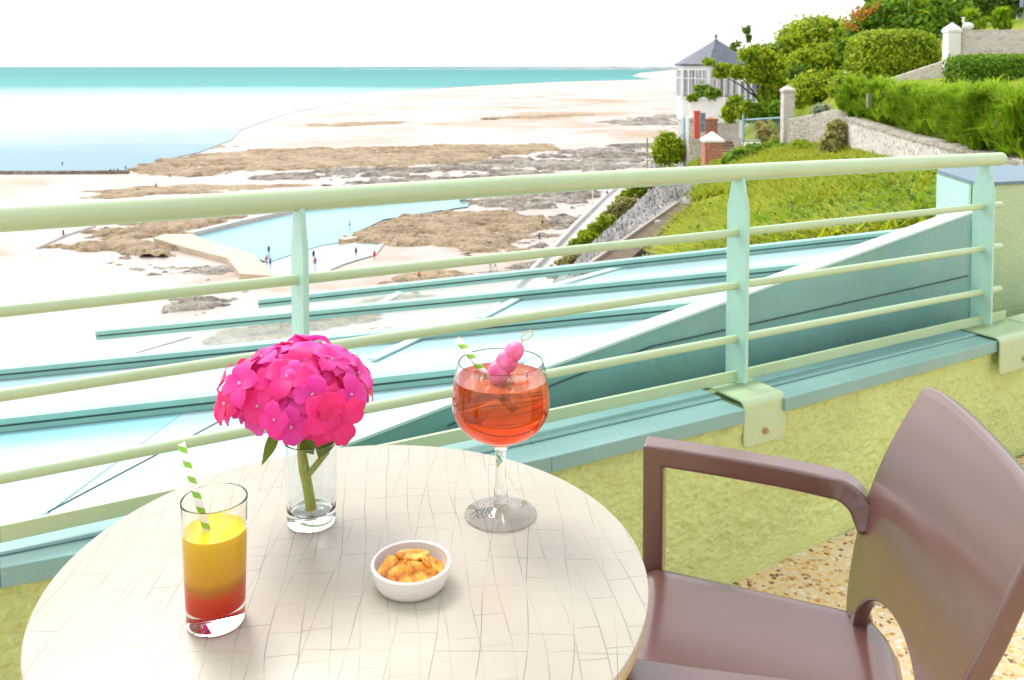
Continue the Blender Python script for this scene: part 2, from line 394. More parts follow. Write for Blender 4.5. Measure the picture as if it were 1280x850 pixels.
hb_ = thing('unseen_shade_house', 'unseen cream house added behind the terrace to shade camera-facing surfaces', 'house', (0, -3, 0))  # out of view, added to block sky and darken faces toward the camera
M['cream'] = paint('cream_render', (0.72, 0.68, 0.60), .85, .08, 1, .2)
c0 = -RN*0; hX, hY = RU, RN
hc0 = RP0 + RN*6.2 + RU*1.0
q = MB(); q.box(hc0+Vector((0,0,1.6))+RN*1.5, (16, 3, 4.2), (RU, RN, Vector((0,0,1)))); q.build('wall', M['cream'], hb_)
q = MB(); q.box(hc0+Vector((0,0,3.81))+RN*1.4, (16.6, 3.8, .2), (RU, RN, Vector((0,0,1)))); q.build('roof', M['slate'], hb_)
for du, w_ in ((-3.2, 1.4), (.6, 2.2), (4.2, 1.4)):
    q = MB(); q.box(hc0+RU*du+Vector((0,0,1.15)), (w_+.16, .06, 2.4), (RU, RN, Vector((0,0,1)))); f_ = q.build('door_frame', M['whitepaint'], hb_, bevel=.01)
    q = MB(); q.box(hc0+RU*du-RN*.034+Vector((0,0,1.15)), (w_, .02, 2.2), (RU, RN, Vector((0,0,1)))); q.build('pane', M['greyblue'], f_)

# parapet wall: front line follows the photo
pw = thing('parapet_wall', 'low green stucco parapet wall with teal metal coping below the railing', 'wall', RP0+RU*2)
_bl = [RP(0, 667)-(RP(930, 467.5)-RP(0, 667)).normalized()*1.3, RP(0, 667), RP(930, 467.5), RP(1256, 393)]
_bu = [(p-RP0).dot(RU) for p in _bl]; _bz = [p.z for p in _bl]
def zbar(p):
    u_ = (p-RP0).dot(RU)
    if u_ > _bu[-1]: return _bz[-1]+(u_-_bu[-1])*(_bz[-1]-_bz[-2])/(_bu[-1]-_bu[-2])
    return float(np.interp(u_, _bu, _bz))
def copt(x, y, drop=0.036):
    z_ = 0.45
    for _ in range(30):
        p = H(x, y, z_); z_ = 0.5*z_+0.5*(zbar(p)-drop)
    return p, (p-RP0).dot(RN)
CPX = [(-300, 770), (0, 710), (350, 645), (690, 571), (932, 512), (1251, 425.5), (1420, 385), (1640, 333)]
FW = [copt(*c) for c in CPX]; FT = [f[0] for f in FW]; front = [(c[0], c[1], f[1]) for c, f in zip(CPX, FW)]
print('coping', [(round(f[1], 3), round(f[0].z, 3)) for f in FW])
wb = MB()
for i in range(len(FT)-1):
    a, b = FT[i], FT[i+1]; wa, wb_ = front[i][2], front[i+1][2]
    fa, fb = a-RN*0.030, b-RN*0.030; ba, bb = a-RN*(wa+0.07), b-RN*(wb_+0.07)
    z = lambda p, zz: Vector((p.x, p.y, zz))
    wb.hexa([z(fa, -0.3), z(fb, -0.3), z(bb, -0.3), z(ba, -0.3), z(fa, a.z-0.02), z(fb, b.z-0.02), z(bb, b.z-0.02), z(ba, a.z-0.02)])
wb.build('wall', M['stucco'], pw, weld=False)
NU, NV = 980, 150                                      # rough-cast coat with real relief
uu = np.linspace(0.0, 1.0, NU); seg = np.array([tuple(p-RN*0.0255) for p in FT]); cum = np.concatenate([[0], np.cumsum(np.hypot(np.diff(seg[:,0]), np.diff(seg[:,1])))])
su = uu*cum[-1]; bx, by, bz_ = (np.interp(su, cum, seg[:,k]) for k in range(3)); zz = np.linspace(0, 1, NV)[:, None]
Zg = -0.01*(1-zz) + (bz_[None,:]-0.034)*zz; Ug = np.broadcast_to(su[None,:], Zg.shape)
rc = .55*fbm(Ug*46, Zg*34, 4, 3) + .45*(1-np.abs(2*fbm(Ug*66, Zg*46, 3, 11)-1)); rc = np.clip((rc-.50)*3.4, 0, 1)
rc = rc*.0085 + .004*(fbm(Ug*7, Zg*7, 3, 19)-.5); lowband = np.clip((.075-Zg)/.03, 0, 1); rc = rc*(1-.7*lowband)+.005*lowband
G3 = np.stack([bx[None,:]+RN.x*rc, by[None,:]+RN.y*rc, Zg], -1)
fast_mesh('roughcast', G3.reshape(-1,3), grid_faces(NV, NU), M['stucco'], pw, True)
def coping(i0, pts):
    c = MB()
    for (a, wa), (b, wb_) in zip(pts[:-1], pts[1:]):
        up = Vector((0, 0, 1)); ba, bb = a-RN*(wa+0.09), b-RN*(wb_+0.09)
        c.hexa([a-up*0.036, b-up*0.036, bb-up*0.036, ba-up*0.036, a, b, bb, ba])
        m0a, m0b = a-RN*(wa+.005)*.55-RN*.01+up*0.0005, b-RN*(wb_+.005)*.55-RN*.01+up*0.0005
        c.hexa([m0a, m0b, bb+up*0.0005, ba+up*0.0005, m0a+up*0.006-RN*0.003, m0b+up*0.006-RN*0.003, bb+up*0.006, ba+up*0.006])
    return c.build('coping', M['coping'], pw, bevel=0.003)
gapL, wL = copt(932, 512); gapR, wR = copt(982, 498); endR, wE = copt(1251, 425.5)
coping(0, [(f[0], f[1]) for f in FW[:4]] + [(gapL, wL)])
coping(1, [(gapR, wR), (endR, wE)])
# strip of wall top showing in the gap
c = MB(); up = Vector((0,0,1)); a, b = gapL-RN*0.03-up*0.012, gapR-RN*0.03-up*0.012
c.bar((a+b)/2-RU*0.055-RN*0.05, (a+b)/2+RU*0.055-RN*0.05, RN*0.12, up*0.012); c.build('wall_top_strip', M['stucco_pale'], pw)

# railing
rl = thing('railing', 'pale green tubular metal railing with tall plate posts along the parapet', 'railing', RP(640, 440))
def rline(pts, off=0.0): return [RP(x, y, off) for x, y in pts]
def extend_left(p, q, d): return p + (p-q).normalized()*d
hr = rline([(0, 273.6), (320, 253.5), (640, 232), (960, 213.3), (1252, 198.5)]); hr = [extend_left(hr[0], hr[1], 1.3)] + hr
tb = MB(); tb.tube(hr, 0.0228, 20); tb.build('handrail', M['rail'], rl, smooth=False, bevel=0.004)
for (ya, yb, xe) in ((389, 255.5, 1251), (494.5, 307.5, 1251), (597.5, 360.5, 1250)):
    a, b = RP(0, ya), RP(xe, yb + (ya-yb)*0)
    tb = MB(); tb.tube([extend_left(a, b, 1.3), a, b], 0.0108, 14); tb.build('bar', M['rail'], rl, bevel=0.002)
a, m_, b = RP(0, 667), RP(930, 467.5), RP(1256, 393)
fb = MB(); ex = extend_left(a, m_, 1.3)
fb.bar(ex, a, RN*0.010, up*0.030); fb.bar(a, m_, RN*0.010, up*0.0295); fb.bar(m_, b, RN*0.010, up*0.029)
fb.build('bottom_bar', M['rail'], rl, bevel=0.0015)
def post(xt, yt, yb, drop=0.0):
    T = RP(xt, yt); Bm = RP(xt, yb)
    T = Vector((T.x, T.y, T.z)); zb = Bm.z-drop
    w, w2, th = 0.036, 0.018, 0.006
    q = MB(); prof = [(-w, zb), (w, zb), (w, T.z-0.085), (w2, T.z), (-w2, T.z), (-w, T.z-0.085)]
    vs = []
    for s in (-th, th):
        for o, z_ in prof: vs.append(Vector((T.x, T.y, z_)) + RN*o + RU*s)
    n = 6; q.add(vs, [tuple(range(n))[::-1], tuple(range(n, 2*n))] + [(i, (i+1) % n, (i+1) % n+n, i+n) for i in range(n)])
    q.build('post', M['post'], rl, bevel=0.0015); return Vector((T.x, T.y, zb))
post(374, 259, 640); P2 = post(923.5, 222, 474); P3 = post(1231, 206, 402)
pl = RP(374, 262)-RU*1.05; q = MB(); q.box((pl.x, pl.y, 0.78), (0.012, 0.074, 0.60), (RU, RN, up)); q.build('post', M['post'], rl, bevel=0.0015)
def bracket(xl, xr, ytop, yb):
    a, w = copt(xl, ytop, .026); b, _w = copt(xr, ytop-(xr-xl)*0.34, .026); a = a+RN*.012; b = a+RU*(b-a).dot(RU)+up*(b.z-a.z); w += .012
    zb = RP((xl+xr)/2, yb, w).z; q = MB(); th = 0.005; mid = (a+b)/2; W_ = (b-a).length
    pts = [mid-RN*(w+.035)+up*.004, mid-RN*.022+up*.002]; r = .020
    for k in range(1, 7):
        t = k/6*math.pi/2; pts.append(mid-RN*.022+up*.002+RN*r*math.sin(t)-up*r*(1-math.cos(t)))
    L_ = pts[-1]; vs = []
    for i_, p in enumerate(pts):
        t = k/6
        nrm = Vector((0,0,1)) if i_ < 2 else (RN*math.sin((i_-1)/6*math.pi/2)+up*math.cos((i_-1)/6*math.pi/2))
        vs += [p-(b-a)*.5, p+(b-a)*.5, p+(b-a)*.5-nrm*th, p-(b-a)*.5-nrm*th]
    fs = [(3,2,1,0)]
    for i_ in range(len(pts)-1):
        for k in range(4): fs.append((i_*4+k, i_*4+(k+1)%4, i_*4+4+(k+1)%4, i_*4+4+k))
    fs.append(tuple(len(vs)-4+k for k in range(4))); q.add(vs, fs)
    hw = W_/2; rc = .014; sl = (b.z-a.z)/W_; prof = [(-hw, L_.z-hw*sl), (hw, L_.z+hw*sl)]
    for k in range(6): t = k/5*math.pi/2; prof.append((hw-rc+rc*math.cos(t), zb+hw*sl+rc-rc*math.sin(t)))
    for k in range(6): t = k/5*math.pi/2; prof.append((-hw+rc-rc*math.sin(t), zb-hw*sl+rc-rc*math.cos(t)))
    vs = []
    for s_ in (0, -th):
        for o, z_ in prof: vs.append(Vector((L_.x, L_.y, z_)) + RU*o + RN*s_)
    m = len(prof); q.add(vs, [tuple(range(m)), tuple(range(m, 2*m))[::-1]] + [(i_, (i_+1) % m, (i_+1) % m+m, i_+m) for i_ in range(m)])
    br = q.build('mounting_bracket', M['rail'], rl)
    c = Vector((L_.x, L_.y, zb+.033)); k = MB()
    k.tube([c, c+RN*0.004], 0.009, 16); k.tube([c+RN*0.004, c+RN*0.011], 0.006, 6); k.build('bolt', M['steel'], br)
bracket(927, 971, 502, 556); bracket(1247, 1295, 423, 463)

# teal wedge-shaped upstand beyond the railing
wg = thing('roof_upstand', 'teal sheet metal wedge upstand sloping down behind the railing', 'flashing', RP(1000, 450, -.15))
we = -0.16
tops = [RP(240, 632, we), RP(437.6, 553.5, we), RP(686, 458, we), RP(933, 367.5, we), RP(1216.5, 264.5, we)]
q = MB(); th = 0.05
for a, b in zip(tops[:-1], tops[1:]):
    z0a, z0b = 0.02, 0.02
    za = lambda p, zz: Vector((p.x, p.y, zz))
    q.hexa([za(a, -0.1), za(b, -0.1), za(b-RN*th, -0.1), za(a-RN*th, -0.1), a-up*.004, b-up*.004, b-RN*th-up*.004, a-RN*th-up*.004])
q.build('panel', M['teal'], wg)
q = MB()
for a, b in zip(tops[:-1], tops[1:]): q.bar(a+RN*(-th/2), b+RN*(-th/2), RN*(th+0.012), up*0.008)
q.build('top_cap', M['cap'], wg, bevel=0.001)  # same teal sheet; its bright sky reflection is put into the pale colour
s = [RP(560, 532, we+.003), RP(815, 433, we+.003), RP(1210, 345, we+.003)]   # seam fold across the sheet
q = MB(); q.tube(s, 0.0022, 6); q.build('seam', M['gap'], wg)
q = MB(); e = tops[-1]; q.bar(Vector((e.x, e.y, 0.28))+RU*0.012+RN*.004, e+RU*0.012-up*.03+RN*.004, RU*0.02, RN*0.03); q.build('edge_trim', M['rail'], wg)

# higher end wall on the right
ew = thing('end_wall', 'tall curved mint stucco end wall with blue metal cap at the right', 'wall', RP(1240, 400, -.2))
edge = [(1172, 226, -.50), (1212, 230, -.24), (1224, 231.5, -.19), (1245, 234, -.155), (1285, 239, -.11), (1340, 246, -.08), (1480, 262, -.06), (1700, 290, -.06)]
E = [RP(x, y, w) for x, y, w in edge]
zt = E[2].z
q = MB(); k = MB()
for a, b in zip(E[:-1], E[1:]):
    a0, b0 = Vector((a.x, a.y, 0)), Vector((b.x, b.y, 0)); back = Vector((0.35, 0.55, 0))
    q.hexa([a0+up*.05, b0+up*.05, b0+back+up*.05, a0+back+up*.05, a0+up*zt, b0+up*zt, b0+back+up*zt, a0+back+up*zt])
    o = -Vector((0.35, .55, 0)).normalized()*0.012
    k.hexa([a0+o+up*(zt+.002), b0+o+up*(zt+.002), b0+back+up*(zt+.002), a0+back+up*(zt+.002), a0+o+up*(zt+.014), b0+o+up*(zt+.014), b0+back+up*(zt+.014), a0+back+up*(zt+.014)])
q.build('wall', M['stucco_pale'], ew); k.build('cap', M['bluecap'], ew)
# smooth painted return panel at its left end
q = MB(); a, b = E[0]+RN*.012-RU*.01, E[1]+RN*.012-RU*.01
q.hexa([Vector((a.x,a.y,.1)), Vector((b.x,b.y,.1)), Vector((b.x,b.y,.1))-RN*.01, Vector((a.x,a.y,.1))-RN*.01, Vector((a.x,a.y,zt-.004)), Vector((b.x,b.y,zt-.004)), Vector((b.x,b.y,zt-.004))-RN*.01, Vector((a.x,a.y,zt-.004))-RN*.01])
q.build('side_panel', M['post'], ew)
# ledge at its foot
q = MB(); a = copt(1300, 414)[0]; b = a+RU*2.2
q.bar(a-RN*0.06, b-RN*0.06, RN*0.12, up*0.036); q.build('ledge', M['stucco_pale'], ew, bevel=0.004)

#==================================================================== GLAZED ROOF
gr = thing('glazed_roof', 'sloping pale roof of panels between teal glazing bars below the terrace', 'roof', RF(640, 440))
def pane_mat(name, c, trans, tcol=(0.93,0.98,0.98)):
    m, nt, bs = mat(name); v = coords(nt); n = noise(nt, v, 0.9, 4, 0.5)
    col = ramp(nt, n, [(0.3, tuple(x*0.90 for x in c)), (0.7, c)])
    n2 = noise(nt, coords(nt, (2,14,2)), 1.5, 5, 0.7); col = mixc(nt, ramp(nt, n2, [(0.62,(0,0,0)),(0.8,(0.35,0.35,0.35))]), col, tuple(x*0.8 for x in c))
    nt.links.new(col, bs.inputs['Base Color']); setp(bs, Roughness=0.22, Specular_IOR_Level=0.6)
    if trans:
        t = N(nt, 'ShaderNodeBsdfTransparent'); t.inputs[0].default_value = (*tcol, 1); mx = N(nt, 'ShaderNodeMixShader'); mx.inputs[0].default_value = trans
        out = [x for x in nt.nodes if x.type == 'OUTPUT_MATERIAL'][0]
        nt.links.new(bs.outputs[0], mx.inputs[1]); nt.links.new(t.outputs[0], mx.inputs[2]); nt.links.new(mx.outputs[0], out.inputs[0])
    return m
M['pane_white'] = pane_mat('pale_roof_panel', (0.42, 0.60, 0.64), 0)
M['pane_cyan'] = pane_mat('pale_cyan_roof_panel', (0.30, 0.60, 0.66), 0)
M['pane_clear'] = pane_mat('clear_roof_pane', (0.8, 0.9, 0.9), 0.86)
ribs = {1: ((324, 383), (1140, 294.5)), 2: ((122, 423), (1120, 328)), 3: ((-330, 504), (1010, 375)), 4: ((-330, 573), (840, 444))}
def rib(a, b):
    A, B = RF(*a), RF(*b); nrm = Vector((-C_, -B_, 1)).normalized() if False else Vector((0,0,1)); fw = Vector((0,1,0))
    q = MB(); q.bar(A+up*.006, B+up*.006, fw*0.055, up*.026); q.bar(A+up*.047, B+up*.047, fw*0.075, up*.030)
    o = q.build('glazing_bar', M['tealrib'], gr, bevel=0.003)
    g = MB(); g.bar(A+up*.0255, B+up*.0255, fw*0.052, up*.0125); g.build('groove_shade', M['gap'], o)  # dark strip standing in for the shadow between base and cap
for k in ribs: rib(*ribs[k])
def pane(px, m):
    P = [RF(x, y, -0.012) for x, y in px]; q = MB(); n = len(P); t = up*0.008
    q.add(P + [p-t for p in P], [tuple(range(n)), tuple(range(n, 2*n))[::-1]] + [(i, (i+1) % n, (i+1) % n+n, i+n) for i in range(n)])
    return q.build('roof_pane', m, gr)
def Y1(k, x):
    (xa, ya), (xb, yb) = ribs[k]; return ya+(yb-ya)*(x-xa)/(xb-xa)
def bay(ka, kb, cuts, mats):           # cuts: list of (x on far bar, x on near bar)
    for (c0, c1), m in zip(zip(cuts[:-1], cuts[1:]), mats):
        pane([(c0[0], Y1(ka, c0[0])), (c1[0]-.6, Y1(ka, c1[0])), (c1[1]-.6, Y1(kb, c1[1])), (c0[1], Y1(kb, c0[1]))], m)
bay(1, 2, [(324, 122), (495, 440), (790, 640), (1150, 1110)], [M['pane_clear'], M['pane_clear'], M['pane_white']])
bay(2, 3, [(122, -330), (380, 150), (648, 500), (1120, 1005)], [M['pane_clear'], M['pane_clear'], M['pane_white']])
bay(3, 4, [(-330, -330), (150, -60), (535, 452), (1010, 840)], [M['pane_white'], M['pane_white'], M['pane_white']])
near = [(-330, 800), (80, 630), (240, 545)]
pane([(-330, Y1(4, -330)), (236, Y1(4, 236)), (60, 640), (-330, 800)], M['pane_cyan'])
pane([(237.5, Y1(4, 237)), (845, Y1(4, 845)), (760, 520), (300, 650), (62, 641)], M['pane_white'])
q = MB(); q.tube([RF(60, 640, .004), RF(237, 546.5, .004)], 0.0035, 6); q.tube([RF(237, 546.5, .004), RF(330, 497, .004)], 0.0035, 6)
q.build('seam', M['gap'], gr)
for a, b in (((461,387),(500,366)), ((600,398),(648,373)), ((464,450),(535,417)), ((640,372),(790,330))):
    q = MB(); q.bar(RF(*a)+up*.004, RF(*b)+up*.004, Vector((0.05,-.02,0)), up*0.012); q.build('cover_strip', M['cap'], gr)
# beam carrying the roof on the house side
q = MB(); q.bar(RP0-RN*0.34-RU*2.5+up*.02, RP0-RN*0.34+RU*5+up*.02-up*.1, RN*0.10, up*0.12)
q.build('bearer', M['tealrib'], gr)

#==================================================================== TABLE
TZ = 0.75
pts = [H(x, y, TZ) for x, y in ((490,555),(690,596),(776,663),(812,780),(166,625),(66,712),(33,810),(320,577))]
Am = np.array([[2*p.x, 2*p.y, 1] for p in pts]); bv = np.array([p.x**2+p.y**2 for p in pts])
sol = np.linalg.lstsq(Am, bv, rcond=None)[0]; TC = Vector((sol[0], sol[1], 0)); TR = math.sqrt(sol[2]+sol[0]**2+sol[1]**2); TC.x += .006; TR -= .001
print('table', TC, TR)
def tablemat():
    m, nt, bs = mat('crackle_laminate')
    v = coords(nt, (1,1,1), (0,0,R(86)))
    nn = N(nt, 'ShaderNodeTexNoise'); nn.inputs['Scale'].default_value = 3.2; nn.inputs['Detail'].default_value = 1.5; nt.links.new(v, nn.inputs['Vector'])
    sub = N(nt, 'ShaderNodeVectorMath', operation='SUBTRACT'); sub.inputs[1].default_value = (.5,.5,.5); nt.links.new(nn.outputs['Color'], sub.inputs[0])
    sc = N(nt, 'ShaderNodeVectorMath', operation='MULTIPLY'); sc.inputs[1].default_value = (0.03, 0.055, 0); nt.links.new(sub.outputs[0], sc.inputs[0])
    ad = N(nt, 'ShaderNodeVectorMath', operation='ADD'); nt.links.new(v, ad.inputs[0]); nt.links.new(sc.outputs[0], ad.inputs[1])
    lines = None
    for i, (bw, rh, off, mo, fq) in enumerate(((0.085, 0.029, 0.37, 0.0007, 2), (0.17, 0.043, 0.61, 0.0006, 3))):
        mp = N(nt, 'ShaderNodeMapping'); mp.inputs['Location'].default_value = (0.013*i, 0.007*i, 0); mp.inputs['Rotation'].default_value = (0,0,R(-4+9*i)); nt.links.new(ad.outputs[0], mp.inputs[0])
        b = N(nt, 'ShaderNodeTexBrick', offset=off, offset_frequency=fq, squash=0.6, squash_frequency=3)
        b.inputs['Color1'].default_value = (0,0,0,1); b.inputs['Color2'].default_value = (0,0,0,1); b.inputs['Mortar'].default_value = (1,1,1,1)
        b.inputs['Scale'].default_value = 1; b.inputs['Mortar Size'].default_value = mo; b.inputs['Mortar Smooth'].default_value = 0.4
        b.inputs['Brick Width'].default_value = bw; b.inputs['Row Height'].default_value = rh; nt.links.new(mp.outputs[0], b.inputs[0])
        brk = ramp(nt, noise(nt, v, 9+5*i, 3), [(0.42, (0,0,0)), (0.60, (1,1,1))])
        l = math_(nt, 'MULTIPLY', b.outputs[0], math_(nt, 'MULTIPLY_ADD', brk, 0.8, 0.2))
        lines = l if lines is None else math_(nt, 'MAXIMUM', lines, l)
    base = ramp(nt, noise(nt, v, 5, 5), [(0.3, (0.40,0.365,0.29)), (0.7, (0.49,0.46,0.38))])
    fib = noise(nt, coords(nt, (25, 260, 1), (0,0,R(86))), 4, 3); base = mixc(nt, math_(nt, 'MULTIPLY', fib, 0.22), base, (0.42,0.36,0.29))
    col = mixc(nt, math_(nt, 'MULTIPLY', lines, 0.72), base, (0.16,0.135,0.11))
    nt.links.new(col, bs.inputs['Base Color']); setp(bs, Roughness=0.34, Specular_IOR_Level=0.5)
    bump(nt, bs, lines, -0.25, 0.0006); return m
def edgemat():
    m, nt, bs = mat('tan_table_edge'); v = coords(nt, (1,1,3)); n = noise(nt, v, 14, 5, 0.7, 0.5)
    col = ramp(nt, n, [(0.3,(0.30,0.20,0.10)),(0.48,(0.52,0.40,0.24)),(0.7,(0.60,0.50,0.34))])
    nt.links.new(col, bs.inputs['Base Color']); setp(bs, Roughness=0.4); return m
M['tabletop'] = tablemat(); M['tedge'] = edgemat()
M['darkmetal'] = paint('dark_grey_metal', (0.10,0.10,0.10), 0.45, 0.1, 8, 0.05)
tb_ = thing('bistro_table', 'round pale bistro table with crackle patterned top', 'table', (TC.x, TC.y, 0))
q = MB(); n = 128; q.lathe([(0, TZ), (TR-.004, TZ), (TR-.001, TZ-.0012), (TR, TZ-.004), (TR-.0015, TZ-.006)], TC, n); q.build('tabletop', M['tabletop'], tb_, smooth=True, weld=True)
q = MB(); q.lathe([(TR-.0016, TZ-.0055), (TR-.001, TZ-.014), (TR-.004, TZ-.024), (TR-.016, TZ-.031), (TR-.05, TZ-.032), (0, TZ-.032)], TC, n); q.build('table_edge', M['tedge'], tb_, smooth=True, weld=True)
q = MB(); q.lathe([(0, TZ-.033), (0.10, TZ-.033), (0.10, TZ-.045), (0.035, TZ-.05), (0.035, 0.06), (0.05, 0.05), (0.0, 0.05)], TC, 32); q.build('pedestal', M['darkmetal'], tb_, smooth=False, weld=True)
q = MB()
for k in range(4):
    a = k*math.pi/2+0.6; d = Vector((math.cos(a), math.sin(a), 0)); q.bar(TC+d*0.03+up*.03, TC+d*0.27+up*.018, d.cross(up)*0.045, up*0.03)
q.build('foot_cross', M['darkmetal'], tb_, bevel=0.004)

#==================================================================== CHAIR
def chairmat():
    m, nt, bs = mat('brown_resin'); v = coords(nt); n = noise(nt, v, 3, 5)
    col = ramp(nt, n, [(0.3,(0.098,0.036,0.028)),(0.7,(0.128,0.050,0.040))]); nt.links.new(col, bs.inputs['Base Color'])
    setp(bs, Roughness=0.36, Specular_IOR_Level=0.5, Coat_Weight=0.95, Coat_Roughness=0.19, Coat_IOR=1.62)
    bump(nt, bs, noise(nt, v, 600, 3), 0.16, 0.0006); return m
M['chair'] = chairmat()
CA = R(-17); CO = Vector((.292*1.298, .956*1.298, 0))
cb, cw = Vector((.956, -.292, 0)), Vector((.292, .956, 0))
def CP(s, t, z): return CO + cb*s + cw*t + up*z
ch = thing('armchair', 'brown resin armchair with solid curved backrest beside the table', 'chair', CO)
def bz(s, t):
    return 0.0
# seat
nu, nv = 25, 25; vs = []
for j in range(nv):
    v_ = j/(nv-1); 
    for i in range(nu):
        u = i/(nu-1)*2-1
        s0 = -0.242+v_*0.42; half = 0.268-0.045*v_
        if v_ > 0.8: half *= math.sqrt(max(0.0, 1-((v_-0.8)/0.2)**2*0.5))
        r = abs(u)
        z = 0.452 - 0.014*math.exp(-((v_-0.55)/0.35)**2)*(1-u*u) - 0.012*max(0, (r-0.9)/0.1)**2 - 0.03*max(0, (0.12-v_)/0.12)**2 - 0.03*max(0,(v_-0.9)/0.1)**2
        vs.append(CP(s0, half*u, z))
me = MB(); me.add(vs, [(j*nu+i, j*nu+i+1, (j+1)*nu+i+1, (j+1)*nu+i) for j in range(nv-1) for i in range(nu-1)])
o = me.build('seat', M['chair'], ch, smooth=True); so = o.modifiers.new('solid', 'SOLIDIFY'); so.thickness = 0.026; so.offset = -1
bvm = o.modifiers.new('bev', 'BEVEL'); bvm.width = 0.006; bvm.segments = 3; bvm.angle_limit = R(50)
# backrest with the arched opening: radial-ish grid, lower border follows the arch
def bs_(t, z):
    u_ = z-0.44; tt = t/0.225
    return 0.116 + 0.05*u_ + 0.60*u_*u_ + (0.045-0.15*t-0.25*t*t)*(0.55+0.45*min(1, max(0, u_)/0.25))
nu, nv = 41, 26; vs = []
for j in range(nv):
    v_ = j/(nv-1)
    for i in range(nu):
        u = i/(nu-1)*2-1
        zt_ = 0.835 - 0.010*abs(u)**6 ; 
        hw0, hw1 = 0.228, 0.219
        tt = u*0.22
        zlow = 0.425 + (0.140*math.sqrt(max(0, 1-(abs(tt+.030)/0.205)**2)) if abs(tt+.030) < 0.205 else 0)
        z = zlow + (zt_-zlow)*v_
        hw = (1 if u > 0 else .95)*hw0 + (hw1-hw0)*(z-.44)/.39 + 0.010*math.sin(math.pi*min(1,max(0,(z-.44)/.39)))
        t = u*hw
        vs.append(CP(bs_(t, z), t, z))
me = MB(); me.add(vs, [(j*nu+i, j*nu+i+1, (j+1)*nu+i+1, (j+1)*nu+i) for j in range(nv-1) for i in range(nu-1)])
o = me.build('backrest', M['chair'], ch, smooth=True); so = o.modifiers.new('solid', 'SOLIDIFY'); so.thickness = 0.022; so.offset = 0
bvm = o.modifiers.new('bev', 'BEVEL'); bvm.width = 0.005; bvm.segments = 3; bvm.angle_limit = R(50)
def sweep(mb, pts, lat, wd, th):     # rectangular section along local (s,t,z) path, lateral axis = chair width
    P = [CP(*p) for p in pts]; rings = []
    for i, p in enumerate(P):
        t = (P[min(i+1, len(P)-1)]-P[max(i-1, 0)]).normalized(); l = (lat - t*lat.dot(t)).normalized(); nn = t.cross(l)
        w2 = wd[i]/2 if isinstance(wd, list) else wd/2; t2 = th[i]/2 if isinstance(th, list) else th/2
        rings.append([p-l*w2-nn*t2, p+l*w2-nn*t2, p+l*w2+nn*t2, p-l*w2+nn*t2])
    vs = [q for r in rings for q in r]; fs = [(3,2,1,0), tuple(len(vs)-4+k for k in range(4))]
    for i in range(len(P)-1):
        for k in range(4): fs.append((i*4+k, i*4+(k+1) % 4, i*4+4+(k+1) % 4, i*4+4+k))
    mb.add(vs, fs)
def arc(c, r, a0, a1, n=6):
    return [(c[0]+r*math.cos(a0+(a1-a0)*k/n), c[1]+r*math.sin(a0+(a1-a0)*k/n)) for k in range(n+1)]
for sg in (1, -1):
    path = [(-0.216, .286, .43), (-0.216, .287, .52), (-0.216, .288, .605), (-0.216, .288, .640), (-0.181, .286, .640)]
    path += [(-0.10, .281, .6395), (0.0, .270, .639), (.05, .262, .638)]
    path += [(x, .256-.60*max(0,x-.085), z) for x, z in arc((0.090, .597), 0.041, math.pi/2, 0.22, 7)]
    path += [(0.140, .219, .583)]
    ths = [.037]*len(path); ths[3] = .037*1.414
    q = MB(); sweep(q, [(s, t*sg-(.045 if sg < 0 else 0), z) for s, t, z in path], cw, 0.046, ths); q.build('armrest', M['chair'], ch, bevel=0.006, segs=3)
    q = MB(); sweep(q, [(-.265, .292*sg-(.045 if sg < 0 else 0), 0), (-.23, .287*sg-(.045 if sg < 0 else 0), .30), (-.216, .286*sg-(.045 if sg < 0 else 0), .44)], cw, [.034,.042,.046], [.032,.036,.038]); q.build('leg', M['chair'], ch, bevel=0.006)
    q = MB(); sweep(q, [(.235, .245*sg, 0), (.17, .225*sg, .25), (.122, .213*sg, .46)], cw, [.034,.04,.04], [.032,.038,.036]); q.build('leg', M['chair'], ch, bevel=0.006)

#==================================================================== THINGS ON THE TABLE
def px(n, Y): return n*Y/F
# --- tumbler of layered juice
tp = H(270, 777, TZ); Y = tp.y; r0 = px(36.3, Y); r1 = px(41.3, Y); hh = D(265, 622, Y).z-TZ
def at(f): return r0+(r1-r0)*f
tum = thing('juice_tumbler', 'straight tumbler of yellow and red layered juice', 'glass of juice', tp)
tk = 0.0016; bt = px(23, Y)
q = MB(); prof = [(0, 0.0008), (r0*.55, 0.0012), (r0-.004, 0.0006), (r0-.0008, 0.002), (r0, 0.006)] + [(at(f), hh*f) for f in (.2,.4,.6,.8,.95,.98)] + [(at(.985), hh-.0010), (r1-.00015, hh-.0004), (r1-tk*.5, hh), (r1-tk+.00015, hh-.0004), (at(.985)-tk, hh-.0010)] + [(at(f)-tk, hh*f) for f in (.98,.95,.9,.7,.5,.3)] + [(at(bt/hh)-tk, bt+.006), (r0*.86, bt+.0015), (r0*.5, bt), (0, bt)]
q.lathe(prof, tp, 64); q.build('glass_wall', M['glass'], tum, smooth=True, weld=True)
lv = D(267, 660, Y).z-TZ
